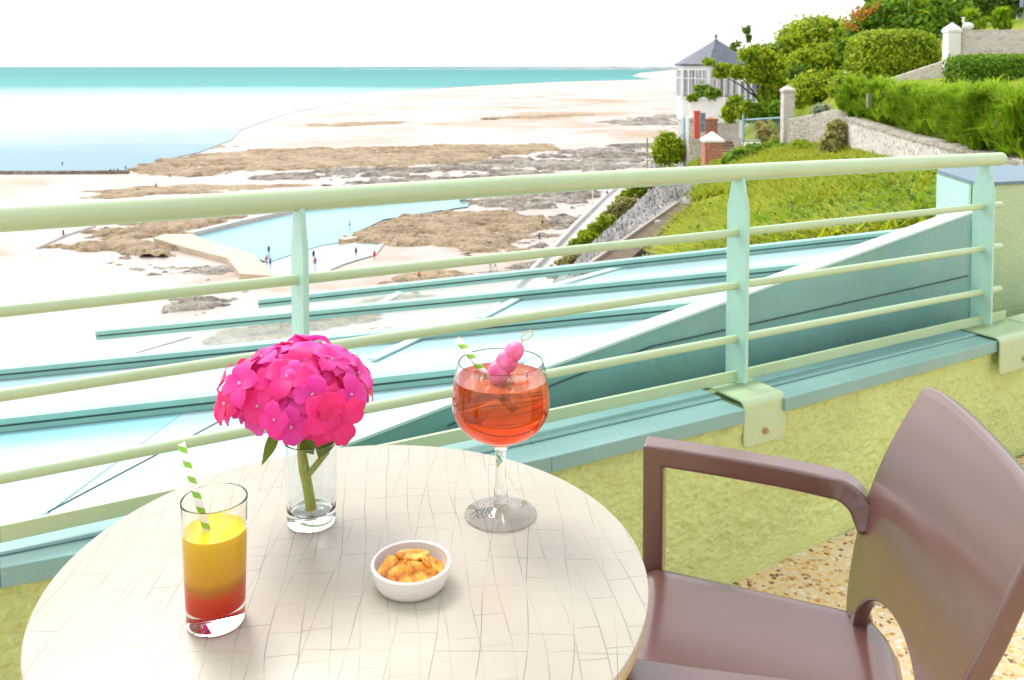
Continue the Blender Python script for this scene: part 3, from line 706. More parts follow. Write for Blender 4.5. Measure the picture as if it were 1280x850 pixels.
def juicemat():
    m, nt, bs = mat('layered_juice'); tc = N(nt, 'ShaderNodeTexCoord'); sp = N(nt, 'ShaderNodeSeparateXYZ'); nt.links.new(tc.outputs['Object'], sp.inputs[0])
    z = math_(nt, 'ADD', sp.outputs[2], math_(nt, 'MULTIPLY', math_(nt, 'SUBTRACT', noise(nt, coords(nt), 30, 2), 0.5), 0.006))
    mr = N(nt, 'ShaderNodeMapRange'); mr.inputs['From Min'].default_value = TZ+bt; mr.inputs['From Max'].default_value = TZ+lv; nt.links.new(z, mr.inputs[0])
    col = ramp(nt, mr.outputs[0], [(0.0,(0.88,0.02,0.004)),(0.24,(0.90,0.09,0.006)),(0.36,(0.74,0.27,0.008)),(0.48,(0.96,0.50,0.003)),(0.72,(1.0,0.60,0.002)),(1.0,(1.0,0.70,0.01))])
    nt.links.new(col, bs.inputs['Base Color']); setp(bs, Roughness=0.15, Subsurface_Weight=0.25, Subsurface_Scale=0.01, IOR=1.34)
    bs.inputs['Subsurface Radius'].default_value = (1, .5, .1); return m
M['juice'] = juicemat()
q = MB(); e = 0.0003
q.lathe([(0, bt-e), (r0*.5, bt-e), (r0*.86, bt+.0015-e), (at(bt/hh)-tk+e, bt+.006), (at(.5)-tk+e, hh*.5)] + [(at(lv/hh)-tk+e, lv), (at(lv/hh)-tk-.002, lv-.0006), (0, lv-.0008)], tp, 64); q.build('drink', M['juice'], tum, smooth=True, weld=True)
# --- striped straws
def strawmat():
    m, nt, bs = mat('green_striped_paper'); tc = N(nt, 'ShaderNodeTexCoord'); sp = N(nt, 'ShaderNodeSeparateXYZ'); nt.links.new(tc.outputs['Object'], sp.inputs[0])
    ang = math_(nt, 'ARCTAN2', sp.outputs[1], sp.outputs[0]); f = math_(nt, 'ADD', math_(nt, 'MULTIPLY', ang, 1/(2*math.pi)), math_(nt, 'MULTIPLY', sp.outputs[2], 62))
    fr = math_(nt, 'FRACT', math_(nt, 'ADD', f, 50.0)); st = math_(nt, 'LESS_THAN', fr, 0.42)
    nt.links.new(mixc(nt, st, (0.80,0.79,0.74), (0.22,0.48,0.03)), bs.inputs['Base Color']); setp(bs, Roughness=0.6); return m
M['straw'] = strawmat()
def straw(a, b, r, label):
    L = (b-a).length; q = MB(); q.lathe([(r, 0), (r, L), (r*.8, L), (r*.8, 0)], (0,0,0), 24, close=True)
    me = q.build('paper_straw', M['straw'], None, smooth=False)
    me.rotation_mode = 'QUATERNION'; me.rotation_quaternion = (b-a).to_track_quat('Z', 'Y'); me.location = a
    me.data.polygons.foreach_set('use_smooth', [True]*len(me.data.polygons))
    return tag(me, label, 'straw', 'striped paper straws')
top = D(226.5, 554, Y+.012); mid = D(259.5, 665, Y-.002); straw(top+(mid-top)*1.45, top, px(4.6, Y), 'green and white striped straw standing in the yellow juice')
# --- vase and hydrangea
vp = H(389.5, 653, TZ); Y = vp.y; rv0 = px(30.5, Y); rv1 = px(33, Y); hv = D(388, 549, Y).z-TZ
vs_ = thing('glass_vase', 'clear straight glass tumbler used as a vase for the flower', 'vase', vp); bt = px(17, Y)
at2 = lambda f: rv0+(rv1-rv0)*f
q = MB(); tk = 0.0026
q.lathe([(0, 0.001), (rv0*.6, 0.0014), (rv0-.004, 0.0006), (rv0-.0008, 0.002), (rv0, .006)] + [(at2(f), hv*f) for f in (.25,.5,.75,.95,.98)] + [(at2(.985), hv-.0010), (rv1-.00015, hv-.0004), (rv1-tk*.5, hv), (rv1-tk+.00015, hv-.0004), (at2(.985)-tk, hv-.0010)] + [(at2(f)-tk, hv*f) for f in (.98,.95,.8,.6,.4,.25)] + [(at2(bt/hv)-tk, bt+.005), (rv0*.85, bt+.001), (rv0*.5, bt), (0, bt)], vp, 64)
M['vaseglass'] = glass('pale_blue_glass', (0.93,0.98,0.985))
q.build('glass_wall', M['vaseglass'], vs_, smooth=True, weld=True)
hy = thing('hydrangea', 'bright pink hydrangea head on a short green stem', 'flower', vp+up*bt)
def stemmat():
    m, nt, bs = mat('green_stem'); v = coords(nt, (1,1,.3)); n = noise(nt, v, 220, 4, .6)
    nt.links.new(ramp(nt, n, [(0.35,(0.32,0.36,0.025)),(0.6,(0.50,0.56,0.05)),(0.76,(0.26,0.18,0.04))]), bs.inputs['Base Color']); setp(bs, Roughness=0.5); return m
M['stem'] = stemmat()
q = MB()
sp_ = [D(389, 636, Y), D(385, 610, Y), D(380, 585, Y+.004), D(377, 565, Y+.004), D(376, 540, Y), D(372, 505, Y)]
q.tube(sp_, [px(7,Y), px(6.6,Y), px(7.2,Y), px(6,Y), px(5.5,Y), px(5,Y)], 12); 
q.build('stem', M['stem'], hy, smooth=True)
q = MB(); q.tube([D(386, 592, Y), D(396, 580, Y+.004), D(408, 565, Y+.005), D(413, 545, Y+.003), D(410, 520, Y)], [px(4,Y)]*5, 10); q.build('side_shoot', M['stem'], hy, smooth=True)
M['flowerleaf'] = leafmat('flower_leaf', [(0.08,0.16,0.03),(0.14,0.24,0.04),(0.18,0.28,0.05)], 0.3)
def leafblade(a, b, width, nrm, curl):
    a, b = Vector(a), Vector(b); d = b-a; side = d.cross(nrm).normalized(); vs = []; n = 9
    for i in range(n):
        t = i/(n-1); w = width*math.sin(math.pi*min(1, t**0.75))*0.5+.0002; c_ = a+d*t+nrm*curl*math.sin(math.pi*t)
        vs += [c_-side*w+nrm*w*.35, c_, c_+side*w+nrm*w*.35]
    q = MB(); q.add(vs, [f for i in range(n-1) for f in ((i*3, i*3+1, i*3+4, i*3+3), (i*3+1, i*3+2, i*3+5, i*3+4))])
    return q.build('leaf', M['flowerleaf'], hy, smooth=True)
leafblade(D(345, 535, Y), D(327, 582, Y-.012), px(15,Y), Vector((.5,-.8,.3)).normalized(), .004)
leafblade(D(384, 545, Y), D(392, 568, Y-.01), px(22,Y), Vector((-.2,-.9,.3)).normalized(), .003)
leafblade(D(410, 535, Y+.01), D(398, 572, Y-.004), px(26,Y), Vector((.3,-.9,.2)).normalized(), .004)
leafblade(D(385, 550, Y+.01), D(408, 520, Y+.02), px(22,Y), Vector((.3,-.9,.2)).normalized(), .004)
def petalmat():
    m, nt, bs = mat('pink_petals'); v = coords(nt)
    oi = N(nt, 'ShaderNodeObjectInfo'); 
    a = ramp(nt, oi.outputs['Random'], [(0,(0.84,0.008,0.13)),(0.35,(0.90,0.016,0.26)),(0.7,(0.86,0.04,0.46)),(1,(0.92,0.13,0.58))])
    at_ = N(nt, 'ShaderNodeVertexColor'); at_.layer_name = 'r'
    pn = noise(nt, v, 160, 3); a = mixc(nt, math_(nt, 'MULTIPLY', pn, 0.35), a, (0.9,0.16,0.5))
    c = mixc(nt, ramp(nt, at_.outputs[0], [(0.02,(1,1,1)),(0.09,(0,0,0))]), a, (0.85,0.55,0.72))
    nt.links.new(c, bs.inputs['Base Color']); setp(bs, Roughness=0.5, Specular_IOR_Level=0.3, Sheen_Weight=0.15)
    tr = N(nt, 'ShaderNodeBsdfTranslucent'); nt.links.new(c, tr.inputs[0]); mx = N(nt, 'ShaderNodeMixShader'); mx.inputs[0].default_value = 0.35
    out = [x for x in nt.nodes if x.type == 'OUTPUT_MATERIAL'][0]
    nt.links.new(bs.outputs[0], mx.inputs[1]); nt.links.new(tr.outputs[0], mx.inputs[2]); nt.links.new(mx.outputs[0], out.inputs[0]); return m
M['petal'] = petalmat()
def floret_mesh(seed):
    rg = random.Random(seed); q = MB(); cols = []
    R_ = 0.0205
    for k in range(4):
        a0 = k*math.pi/2+rg.uniform(-.12,.12); d = Vector((math.cos(a0), math.sin(a0), 0)); s_ = Vector((-d.y, d.x, 0))
        L = R_*rg.uniform(.88,1.15); W = R_*rg.uniform(.82,1.06); tilt = rg.uniform(-.10,.25); cup = rg.uniform(.1,.4); nr, nc = 7, 7; vs = []
        for i in range(nr):
            t = i/(nr-1); w = W*0.5*(math.sin(math.pi*(0.06+0.80*t))**0.7)*(1.0 if t < .8 else math.sqrt(max(0.02, 1-((t-.8)/.21)**2)))
            for j in range(nc):
                u = j/(nc-1)*2-1
                z = L*(tilt*t + 0.12*math.sin(math.pi*t)) + cup*w*u*u*0.5 - L*0.18*max(0,t-.6)**2*4*rg.uniform(.5,1) + k%2*.0006 + rg.uniform(-.0003,.0003)
                vs.append(d*(L*t*(1-0.08*u*u)+.0008)+s_*(w*u)+up*z); cols.append(max(t, .3))
        q.add(vs, [(i*nc+j, i*nc+j+1, (i+1)*nc+j+1, (i+1)*nc+j) for i in range(nr-1) for j in range(nc-1)])
    me = bpy.data.meshes.new('floret'); nb = len(q.v)
    q.lathe([(0,-.02),(.0006,-.02),(.0008,0),(.0017,.001),(.0016,.0026),(0,.0032)], (0,0,0), 8); cols += [0.0]*(len(q.v)-nb)
    me.from_pydata(q.v, [], q.f); me.update(); ca = me.color_attributes.new('r', 'FLOAT_COLOR', 'POINT')
    for i, c in enumerate(cols): ca.data[i].color = (c, c, c, 1)
    me.polygons.foreach_set('use_smooth', [True]*len(me.polygons)); me.materials.append(M['petal']); return me
fm = [floret_mesh(i) for i in range(5)]
hc = D(372, 497, Y+.008); ra, rb = px(84, Y), px(57, Y)
HS = 0
gold = math.pi*(3-math.sqrt(5)); nf = 92
rgf = random.Random(3)
for i in range(nf):
    cz = 1-1.12*(i+.5)/nf      # dome: from the top down past the equator
    rr = math.sqrt(1-cz*cz); a = i*gold
    nrm = Vector((rr*math.cos(a), rr*math.sin(a), cz))
    nrm = (nrm+Vector((rgf.uniform(-.45,.45), rgf.uniform(-.45,.45), rgf.uniform(-.3,.4)))).normalized()
    sc_ = rgf.uniform(.78,1.10) + (.14 if rgf.random() < .18 else 0)
    p = hc + Vector((nrm.x*ra, nrm.y*ra*.92, nrm.z*rb*(.35 if nrm.z < 0 else 1)))*sc_
    o = bpy.data.objects.new('floret', fm[i % 5]); COL.objects.link(o); o.parent = hy; o.matrix_parent_inverse = PM[hy.name].inverted()
    face = (nrm+Vector((0,-.12,.12))).normalized()
    o.rotation_mode = 'QUATERNION'; o.rotation_quaternion = face.to_track_quat('Z', 'Y') @ Vector((0,0,1)).rotation_difference(Vector((0,0,1)))
    o.rotation_quaternion = o.rotation_quaternion @ Matrix.Rotation(rgf.uniform(0, 6.28), 4, 'Z').to_quaternion()
    o.location = p; f_ = rgf.uniform(.8,1.5)*Y/0.98; o.scale = (f_, f_, f_)
q = MB(); 
for i in range(26):
    cz = 1-1.3*(i+.5)/26; rr = math.sqrt(1-cz*cz); a = i*gold; d = Vector((rr*math.cos(a)*ra, rr*math.sin(a)*ra, cz*rb))*.9
    q.tube([D(373, 512, Y), D(373, 512, Y)+(hc-D(373,512,Y))*.3+d*.5+up*.004, hc+d], [.0015,.0012,.0008], 6)
q.build('flower_stalks', M['stem'], hy, smooth=True)
# --- balloon glass with red aperitif
wp = H(626, 643, TZ); Y = wp.y
wg_ = thing('balloon_glass', 'stemmed balloon glass of orange red cocktail with pink garnish', 'cocktail glass', wp)
zf = lambda y: D(627, y, Y).z-TZ
rf = px(46.2, Y); zb, zm, zr = zf(551), zf(505), zf(452); rm, rr_ = px(62, Y), px(54, Y)
out = [(0, -.0006), (rf*.6, -.0006), (rf-.002, -.0004), (rf, .0012), (rf-.0010, .0026), (rf*.75, .0036), (rf*.42, .0058), (rf*.2, .0115), (px(9,Y), zf(618)), (px(6.6,Y), zf(600)), (px(6.2,Y), zf(580)), (px(7,Y), zf(562)), (px(12,Y), zf(553))]
bowl = []
for k in range(14):
    t = k/13; ang = -math.pi/2*0.90+(math.pi/2*0.90+0.78)*t
    rr = rm*math.cos(ang)*(1.0 if ang < 0 else 1); z = zm + (math.sin(ang)*(zm-zb)*1.0 if ang < 0 else math.sin(ang)/math.sin(.78)*(zr-zm))
    if ang > 0: rr = rm + (rr_-rm)*(1-math.cos(ang))/(1-math.cos(.78))
    bowl.append((rr, z))
bowl = [b for b in bowl if b[0] > px(16, Y)]
(ra_, za_), (rb2, zb2) = bowl[-2:]; bowl = bowl[:-1]+[(ra_+(rb2-ra_)*f, za_+(zb2-za_)*f) for f in (.5,.85,.93,1)]
tk = 0.0012
inner = [(max(r-tk, 0.0005), z+(tk if z < zm*.9 else 0)) for r, z in bowl][::-1]; inner = [(inner[0][0]+.00012, inner[0][1]+.0004)] + inner
q = MB(); q.lathe(out + bowl + [(rr_-.00012, zr+.0004), (rr_-tk*.5, zr+.0008)] + inner + [(0, zf(551)+.002)], wp, 72); q.build('glass_body', M['glass'], wg_, smooth=True, weld=True)
lz = zf(471.5)
liq = [(0, zf(551)+.0017)] + [(r+.0002, z-.0001) for r, z in inner[::-1] if z < lz-.001]
rl_ = np.interp(lz, [z for r, z in inner[::-1]], [r for r, z in inner[::-1]])
liq += [(rl_+.0002, lz), (rl_-.001, lz-.0003), (0, lz-.0004)]
def cocktail():
    m, nt, bs = mat('orange_red_aperitif'); v = coords(nt, (1,1,4), (R(18),R(12),0)); n = noise(nt, v, 42, 4, .6, .6)
    tc = N(nt, 'ShaderNodeTexCoord'); sp = N(nt, 'ShaderNodeSeparateXYZ'); nt.links.new(tc.outputs['Object'], sp.inputs[0])
    mr = N(nt, 'ShaderNodeMapRange'); mr.inputs['From Min'].default_value = TZ+zf(551); mr.inputs['From Max'].default_value = TZ+lz; nt.links.new(sp.outputs[2], mr.inputs[0])
    base = ramp(nt, mr.outputs[0], [(0,(0.93,0.025,0.002)),(0.35,(0.96,0.055,0.001)),(0.8,(0.95,0.11,0.004)),(1,(0.93,0.24,0.06))])
    nt.links.new(mixc(nt, math_(nt,'MULTIPLY',n,.45), base, (0.98,0.18,0.004)), bs.inputs['Base Color'])
    setp(bs, Roughness=0.03, IOR=1.34, Transmission_Weight=0.72); return m
M['aperitif'] = cocktail()
q = MB(); q.lathe(liq, wp, 72); q.build('drink', M['aperitif'], wg_, smooth=True, weld=True)
M['mark'] = paint('dark_blue_print', (0.03,0.04,0.08), .5, .1, 5, 0)
cu = bpy.data.curves.new('mark', 'FONT'); cu.body = 'XIR'; cu.size = px(18,Y); cu.extrude = 0.0001; cu.shear = 0.3; cu.align_x = 'CENTER'
tmp = bpy.data.objects.new('t', cu); COL.objects.link(tmp); dg = bpy.context.evaluated_depsgraph_get()
me = bpy.data.meshes.new_from_object(tmp.evaluated_get(dg)); bpy.data.objects.remove(tmp)
o = link('foot_mark', me, M['mark'], wg_); 
mk = H(600.5, 643, TZ+.0068); o.matrix_parent_inverse = Matrix.Translation(wp).inverted(); o.location = (mk.x, mk.y, TZ+.0078); o.rotation_euler = (R(4), R(-8), R(-6)); 
# ice cubes, cherries
def rcube(sz, seed):
    rg = random.Random(seed); q = MB(); q.box((0,0,0), (sz, sz*rg.uniform(.85,1.05), sz*rg.uniform(.8,1)))
    return q
icl = ['clear ice cube floating at the left of the red cocktail', 'clear ice cube floating at the back of the red cocktail', 'clear ice cube floating at the right of the red cocktail', 'clear ice cube floating near the front of the red cocktail']
for i, (dx, dy, rz) in enumerate(((-.022,.002,.4), (.002,.022,1.1), (.024,.004,.2), (.004,-.02,.8))):
    o = rcube(.021, i).build('ice_cube', M['ice'], None, bevel=.003, segs=3); o.location = wp+Vector((dx, dy, lz-.003)); o.rotation_euler = (rz*.4, rz*.3, rz); tag(o, icl[i], 'ice cube', 'ice cubes in the cocktail')
M['cherry'] = paint('dark_red_cherry', (0.42,0.012,0.02), .15, .2, 40, 0)
for i, (dx, dy, l) in enumerate(((.006,-.004,'dark red berry floating in the middle of the cocktail'), (-.008,.008,'dark red berry below the pink skewer in the cocktail'))):
    bm = bmesh.new(); bmesh.ops.create_icosphere(bm, subdivisions=3, radius=.0075)
    for v in bm.verts:
        if v.co.z > .006: v.co.z -= .0015
    me = bpy.data.meshes.new('berry'); bm.to_mesh(me); bm.free(); o = link('berry', me, M['cherry'], None, True); o.location = wp+Vector((dx, dy, lz+.001)); tag(o, l, 'berry', 'berries in the cocktail')
ty = Y+.022
straw(D(640, 510, Y-.012), D(571, 423, Y+.018), px(4.4, Y), 'small green and white straw leaning in the cocktail glass')
# skewer with pink sweets
sk = thing('garnish_skewer', 'pink fruit skewer with looped pick lying across the cocktail glass', 'garnish', D(632, 455, Y-.02))
a, b = D(611, 480, Y-.020), D(652, 428, Y-.022); dr = (b-a).normalized()
def pinkmat():
    m, nt, bs = mat('pink_fruit'); n = noise(nt, coords(nt), 90, 4); nt.links.new(ramp(nt, n, [(0.3,(0.78,0.10,0.30)),(0.7,(0.86,0.26,0.44))]), bs.inputs['Base Color']); setp(bs, Roughness=.4, Subsurface_Weight=.25, Subsurface_Scale=.004); return m
M['pinkfruit'] = pinkmat()
for f, rr, ln in ((.30, 13.5, 1.25), (.54, 13.2, 1.2), (.77, 12, 1.15)):
    c = a+(b-a)*f; bm = bmesh.new(); bmesh.ops.create_uvsphere(bm, u_segments=24, v_segments=16, radius=px(rr, Y))
    for v in bm.verts:
        v.co.z *= 1.0*ln; k_ = 1+.06*math.sin(5*math.atan2(v.co.y, v.co.x)+f*9); v.co.x *= k_; v.co.y *= k_
    bm.transform(dr.to_track_quat('Z', 'Y').to_matrix().to_4x4()); bm.transform(Matrix.Translation(c))
    me = bpy.data.meshes.new('pink_fruit'); bm.to_mesh(me); bm.free(); link('pink_fruit', me, M['pinkfruit'], sk, True)
M['bamboo'] = paint('bamboo_pick', (0.62,0.48,0.24), .5, .15, 40, 0)
q = MB(); lp = [a-dr*.03, a, b+dr*.004]; pr = px(6, Y); sd = Vector((1,0,0))
q.tube(lp, .0010, 8)
for sgn in (1,):
    cpts = [b+dr*.004+sd*(pr*math.sin(t)) + dr*(pr*1.2*(1-math.cos(t))) for t in np.linspace(0, 2*math.pi, 18)]; q.tube(cpts, .0009, 6)
q.build('pick', M['bamboo'], sk, smooth=True)
# --- bowl of crackers
bp = H(514, 730, TZ); Y = bp.y; rb_ = px(51.5, Y); hb = 0.027
M['ceramic'] = paint('white_ceramic', (0.78,0.74,0.70), .2, .02, 5, 0)
bw = MB(); bw.lathe([(0,.001),(rb_*.70,.001),(rb_*.76,.0),(rb_*.83,.002),(rb_*.925,.008),(rb_*.98,.018),(rb_,hb-.002),(rb_-.0015,hb),(rb_-.004,hb-.001),(rb_*.92,.017),(rb_*.85,.009),(rb_*.7,.006),(0,.0055)], bp, 64)
o = bw.build('snack_bowl', M['ceramic'], None, smooth=True, weld=True); tag(o, 'small round white ceramic bowl holding golden crackers', 'bowl')
def crackmat():
    m, nt, bs = mat('golden_cracker'); v = coords(nt); n = noise(nt, v, 65, 4, .6); n2 = noise(nt, v, 420, 2)
    col = ramp(nt, n, [(0.36,(0.40,0.09,0.01)),(0.47,(0.76,0.30,0.02)),(0.62,(0.88,0.55,0.10))]); col = mixc(nt, ramp(nt, n2, [(0.66,(0,0,0)),(0.7,(1,1,1))]), col, (0.16,0.12,0.02))
    nt.links.new(col, bs.inputs['Base Color']); setp(bs, Roughness=.55); bump(nt, bs, n, .6, .002); return m
M['cracker'] = crackmat()
clabels = ['golden cracker leaning at the left of the bowl', 'golden cracker lying flat at the front of the bowl', 'golden cracker at the right front of the bowl', 'golden cracker standing at the right of the bowl', 'golden cracker in the middle of the pile', 'dark toasted cracker on top at the back', 'golden cracker beneath the left of the pile', 'golden cracker beneath the right of the pile']
for i, (dx, dy, dz, rx, ry, rz) in enumerate(((-.024,-.002,.021,.5,-.35,.4), (-.004,-.017,.022,.62,.05,.15), (.018,-.013,.022,.5,.4,-.3), (.027,.006,.024,.4,.6,.9), (.008,.008,.026,.45,.35,.5), (.0,.014,.033,-.15,.1,.2), (-.014,.012,.014,.2,-.2,1.2), (.014,.014,.013,.1,.2,.3))):
    rg = random.Random(i+20); n = 13; q = MB(); vs = []
    rad = [px(21.5,Y)*(rg.uniform(.86,1.1))*(1+.10*math.cos(4*2*math.pi*k/n)) for k in range(n)]
    for z in (-.0016, .0016):
        vs += [Vector((math.cos(2*math.pi*k/n)*rad[k], math.sin(2*math.pi*k/n)*rad[k]*.82, z + 0.10*(math.cos(2*math.pi*k/n)*rad[k])**2/.02)) for k in range(n)]
    vs += [Vector((0,0,-.0016-.0006)), Vector((0,0,.0022))]
    fs = [(k, (k+1) % n, n+(k+1) % n, n+k) for k in range(n)] + [((k+1) % n, k, 2*n) for k in range(n)] + [(n+k, n+(k+1) % n, 2*n+1) for k in range(n)]
    q.add(vs, fs); o = q.build('cracker', M['cracker'], None, bevel=.0008); o.location = bp+Vector((dx*.86, dy*.86, dz*.80)); o.rotation_euler = (rx, ry, rz); tag(o, clabels[i], 'cracker', 'crackers in the white bowl')

#==================================================================== BEACH, SEA, REEFS
BZ = -35.0
def beachmat():
    m, nt, bs = mat('pale_sand'); g = N(nt, 'ShaderNodeNewGeometry'); mp = N(nt, 'ShaderNodeMapping'); nt.links.new(g.outputs['Position'], mp.inputs[0]); v = mp.outputs[0]
    n1 = noise(nt, v, 0.012, 6, .6, .4); n2 = noise(nt, v, 0.05, 6, .65); n3 = noise(nt, v, 0.5, 5, .6)
    col = ramp(nt, n1, [(0.35,(0.385,0.325,0.285)),(0.55,(0.45,0.395,0.36)),(0.7,(0.42,0.335,0.24))])
    col = mixc(nt, ramp(nt, n2, [(0.54,(0,0,0)),(0.70,(0.7,0.7,0.7))]), col, (0.30,0.20,0.11))
    # drier tan streaks on the far flats
    sp = N(nt, 'ShaderNodeSeparateXYZ'); nt.links.new(g.outputs['Position'], sp.inputs[0])
    s1 = noise(nt, coords(nt, (0.010, 0.012, 0), which='Object'), 1.0, 7, .68, .8)
    far = ramp(nt, math_(nt, 'MULTIPLY', sp.outputs[1], 1/1400), [(0.26,(0,0,0)),(0.36,(1,1,1)),(0.75,(1,1,1)),(0.9,(0,0,0))])
    right = ramp(nt, math_(nt, 'MULTIPLY_ADD', sp.outputs[0], 1/800, .5), [(0.32,(0,0,0)),(0.5,(1,1,1))])
    st = math_(nt, 'MULTIPLY', math_(nt, 'MULTIPLY', far, right), ramp(nt, s1, [(0.50,(0,0,0)),(0.60,(0.9,0.9,0.9))]))
    col = mixc(nt, st, col, (0.32,0.205,0.10))
    nt.links.new(col, bs.inputs['Base Color']); rg = ramp(nt, n1, [(0.4,(0.35,)*3),(0.6,(0.8,)*3)]); nt.links.new(rg, bs.inputs['Roughness'])
    bump(nt, bs, n3, .2, .2); return m
M['sand'] = beachmat()
def seamat():
    m, nt, bs = mat('turquoise_sea'); g = N(nt, 'ShaderNodeNewGeometry'); sp = N(nt, 'ShaderNodeSeparateXYZ'); nt.links.new(g.outputs['Position'], sp.inputs[0])
    wn = noise(nt, coords(nt, (0.0016, 0.0022, 0)), 1.0, 5, .6); yy = math_(nt, 'ADD', sp.outputs[1], math_(nt, 'MULTIPLY', math_(nt, 'SUBTRACT', wn, .5), 700))
    f = math_(nt, 'MULTIPLY', yy, 1/4000)
    col = ramp(nt, f, [(0.0,(0.20,0.33,0.39)),(0.08,(0.24,0.36,0.41)),(0.125,(0.42,0.47,0.48)),(0.24,(0.46,0.50,0.50)),(0.33,(0.30,0.46,0.455)),(0.42,(0.10,0.31,0.30)),(0.7,(0.085,0.29,0.285)),(1.0,(0.075,0.26,0.26))])
    band = noise(nt, coords(nt, (0.0004, 0.0045, 0)), 1.0, 4, .6); col = mixc(nt, ramp(nt, band, [(0.55,(0,0,0)),(0.7,(0.35,0.35,0.35))]), col, (0.16,0.27,0.29))
    nt.links.new(col, bs.inputs['Base Color']); setp(bs, Roughness=.6, Specular_IOR_Level=.02)
    bump(nt, bs, noise(nt, coords(nt, (.25,.5,0)), 1.0, 5), .3, .3); return m
M['sea'] = seamat()
# beach: one sheet out to the horizon
q = MB(); q.add([(-60000, 5, BZ), (60000, 5, BZ), (60000, 70000, BZ), (-60000, 70000, BZ)], [(0,1,2,3)]); struct(q.build('beach', M['sand']))
def gpoly(pxs, z): return [H(x, y, z) for x, y in pxs]
SH = [(900, 85.6), (850, 86.6), (800, 91), (790, 95), (815, 99), (760, 100.5), (700, 102), (620, 106), (520, 112), (430, 117), (440, 128), (370, 139), (335, 150), (300, 163), (290, 175), (250, 190), (170, 208), (150, 216.6), (0, 217), (-600, 219)]
P = gpoly(SH, BZ+.25); vs = [tuple(p) for p in P] + [(-9000, P[-1].y, BZ+.25), (-60000, 70000, BZ+.25), (60000, 70000, BZ+.25)]
q = MB(); q.add(vs, [tuple(range(len(vs)))]); me_o = q.build('sea', M['sea']); struct(me_o)
bm = bmesh.new(); bm.from_mesh(me_o.data); bmesh.ops.triangulate(bm, faces=bm.faces); bm.to_mesh(me_o.data); bm.free()
for p in me_o.data.polygons:
    pass
# distant low coast
rows = [[], [], []]
for i in range(120):
    x = 430+i*6; Yc = 11000-2500*(i/119); t = min(1, max(0, (x-520)/260)); hgt = (8+30*t*(0.4+0.9*float(fbm(np.array([i*.22]), np.array([2.0]), 4)[0])))
    p = D(x, 84.5, Yc); rows[0].append((p.x, Yc-300, BZ-1)); rows[1].append((p.x, Yc, BZ+hgt)); rows[2].append((p.x, Yc+900, BZ-1))
G = np.array(rows); M['coast'] = paint('far_coast_scrub', (0.22,0.27,0.27), .95, .35, .004, 0)
struct(fast_mesh('distant_coast', G.reshape(-1,3), grid_faces(3, 120), M['coast'], None, False))

def rockmat(name, cols, sc, fleck=.35):
    m, nt, bs = mat(name); g = N(nt, 'ShaderNodeNewGeometry'); v = g.outputs['Position']
    n1 = noise(nt, v, sc, 7, .7, .3); n2 = noise(nt, v, sc*5, 6, .75); n3 = noise(nt, v, sc*.25, 4, .6)
    col = ramp(nt, n1, [(0.3, cols[0]), (0.45, cols[1]), (0.58, cols[2]), (0.72, cols[3])])
    col = mixc(nt, ramp(nt, n2, [(0.35,(0.75,0.75,0.75)),(0.55,(0,0,0))]), col, tuple(c*.35 for c in cols[0]))
    col = mixc(nt, ramp(nt, n3, [(0.4,(0,0,0)),(0.65,(0.5,0.5,0.5))]), col, cols[3])
    n4 = noise(nt, v, sc*9, 4, .8); col = mixc(nt, ramp(nt, n4, [(0.55,(0,0,0)),(0.64,(fleck,)*3)]), col, (0.62,0.58,0.54))
    n5 = noise(nt, v, sc*3, 6, .8, .6); col = mixc(nt, ramp(nt, n5, [(0.36,(0.85,)*3),(0.47,(0,0,0))]), col, tuple(c*.45 for c in cols[0]))
    nt.links.new(col, bs.inputs['Base Color']); setp(bs, Roughness=.85, Specular_IOR_Level=.2); bump(nt, bs, n2, .7, .5); return m
M['rocktan'] = rockmat('tan_reef_rock', [(0.15,0.10,0.06),(0.31,0.215,0.12),(0.40,0.30,0.175),(0.50,0.40,0.26)], .30, .55)
M['rockgrey'] = rockmat('grey_reef_rock', [(0.06,0.052,0.04),(0.17,0.14,0.105),(0.28,0.24,0.18),(0.50,0.46,0.40)], .30, .8)
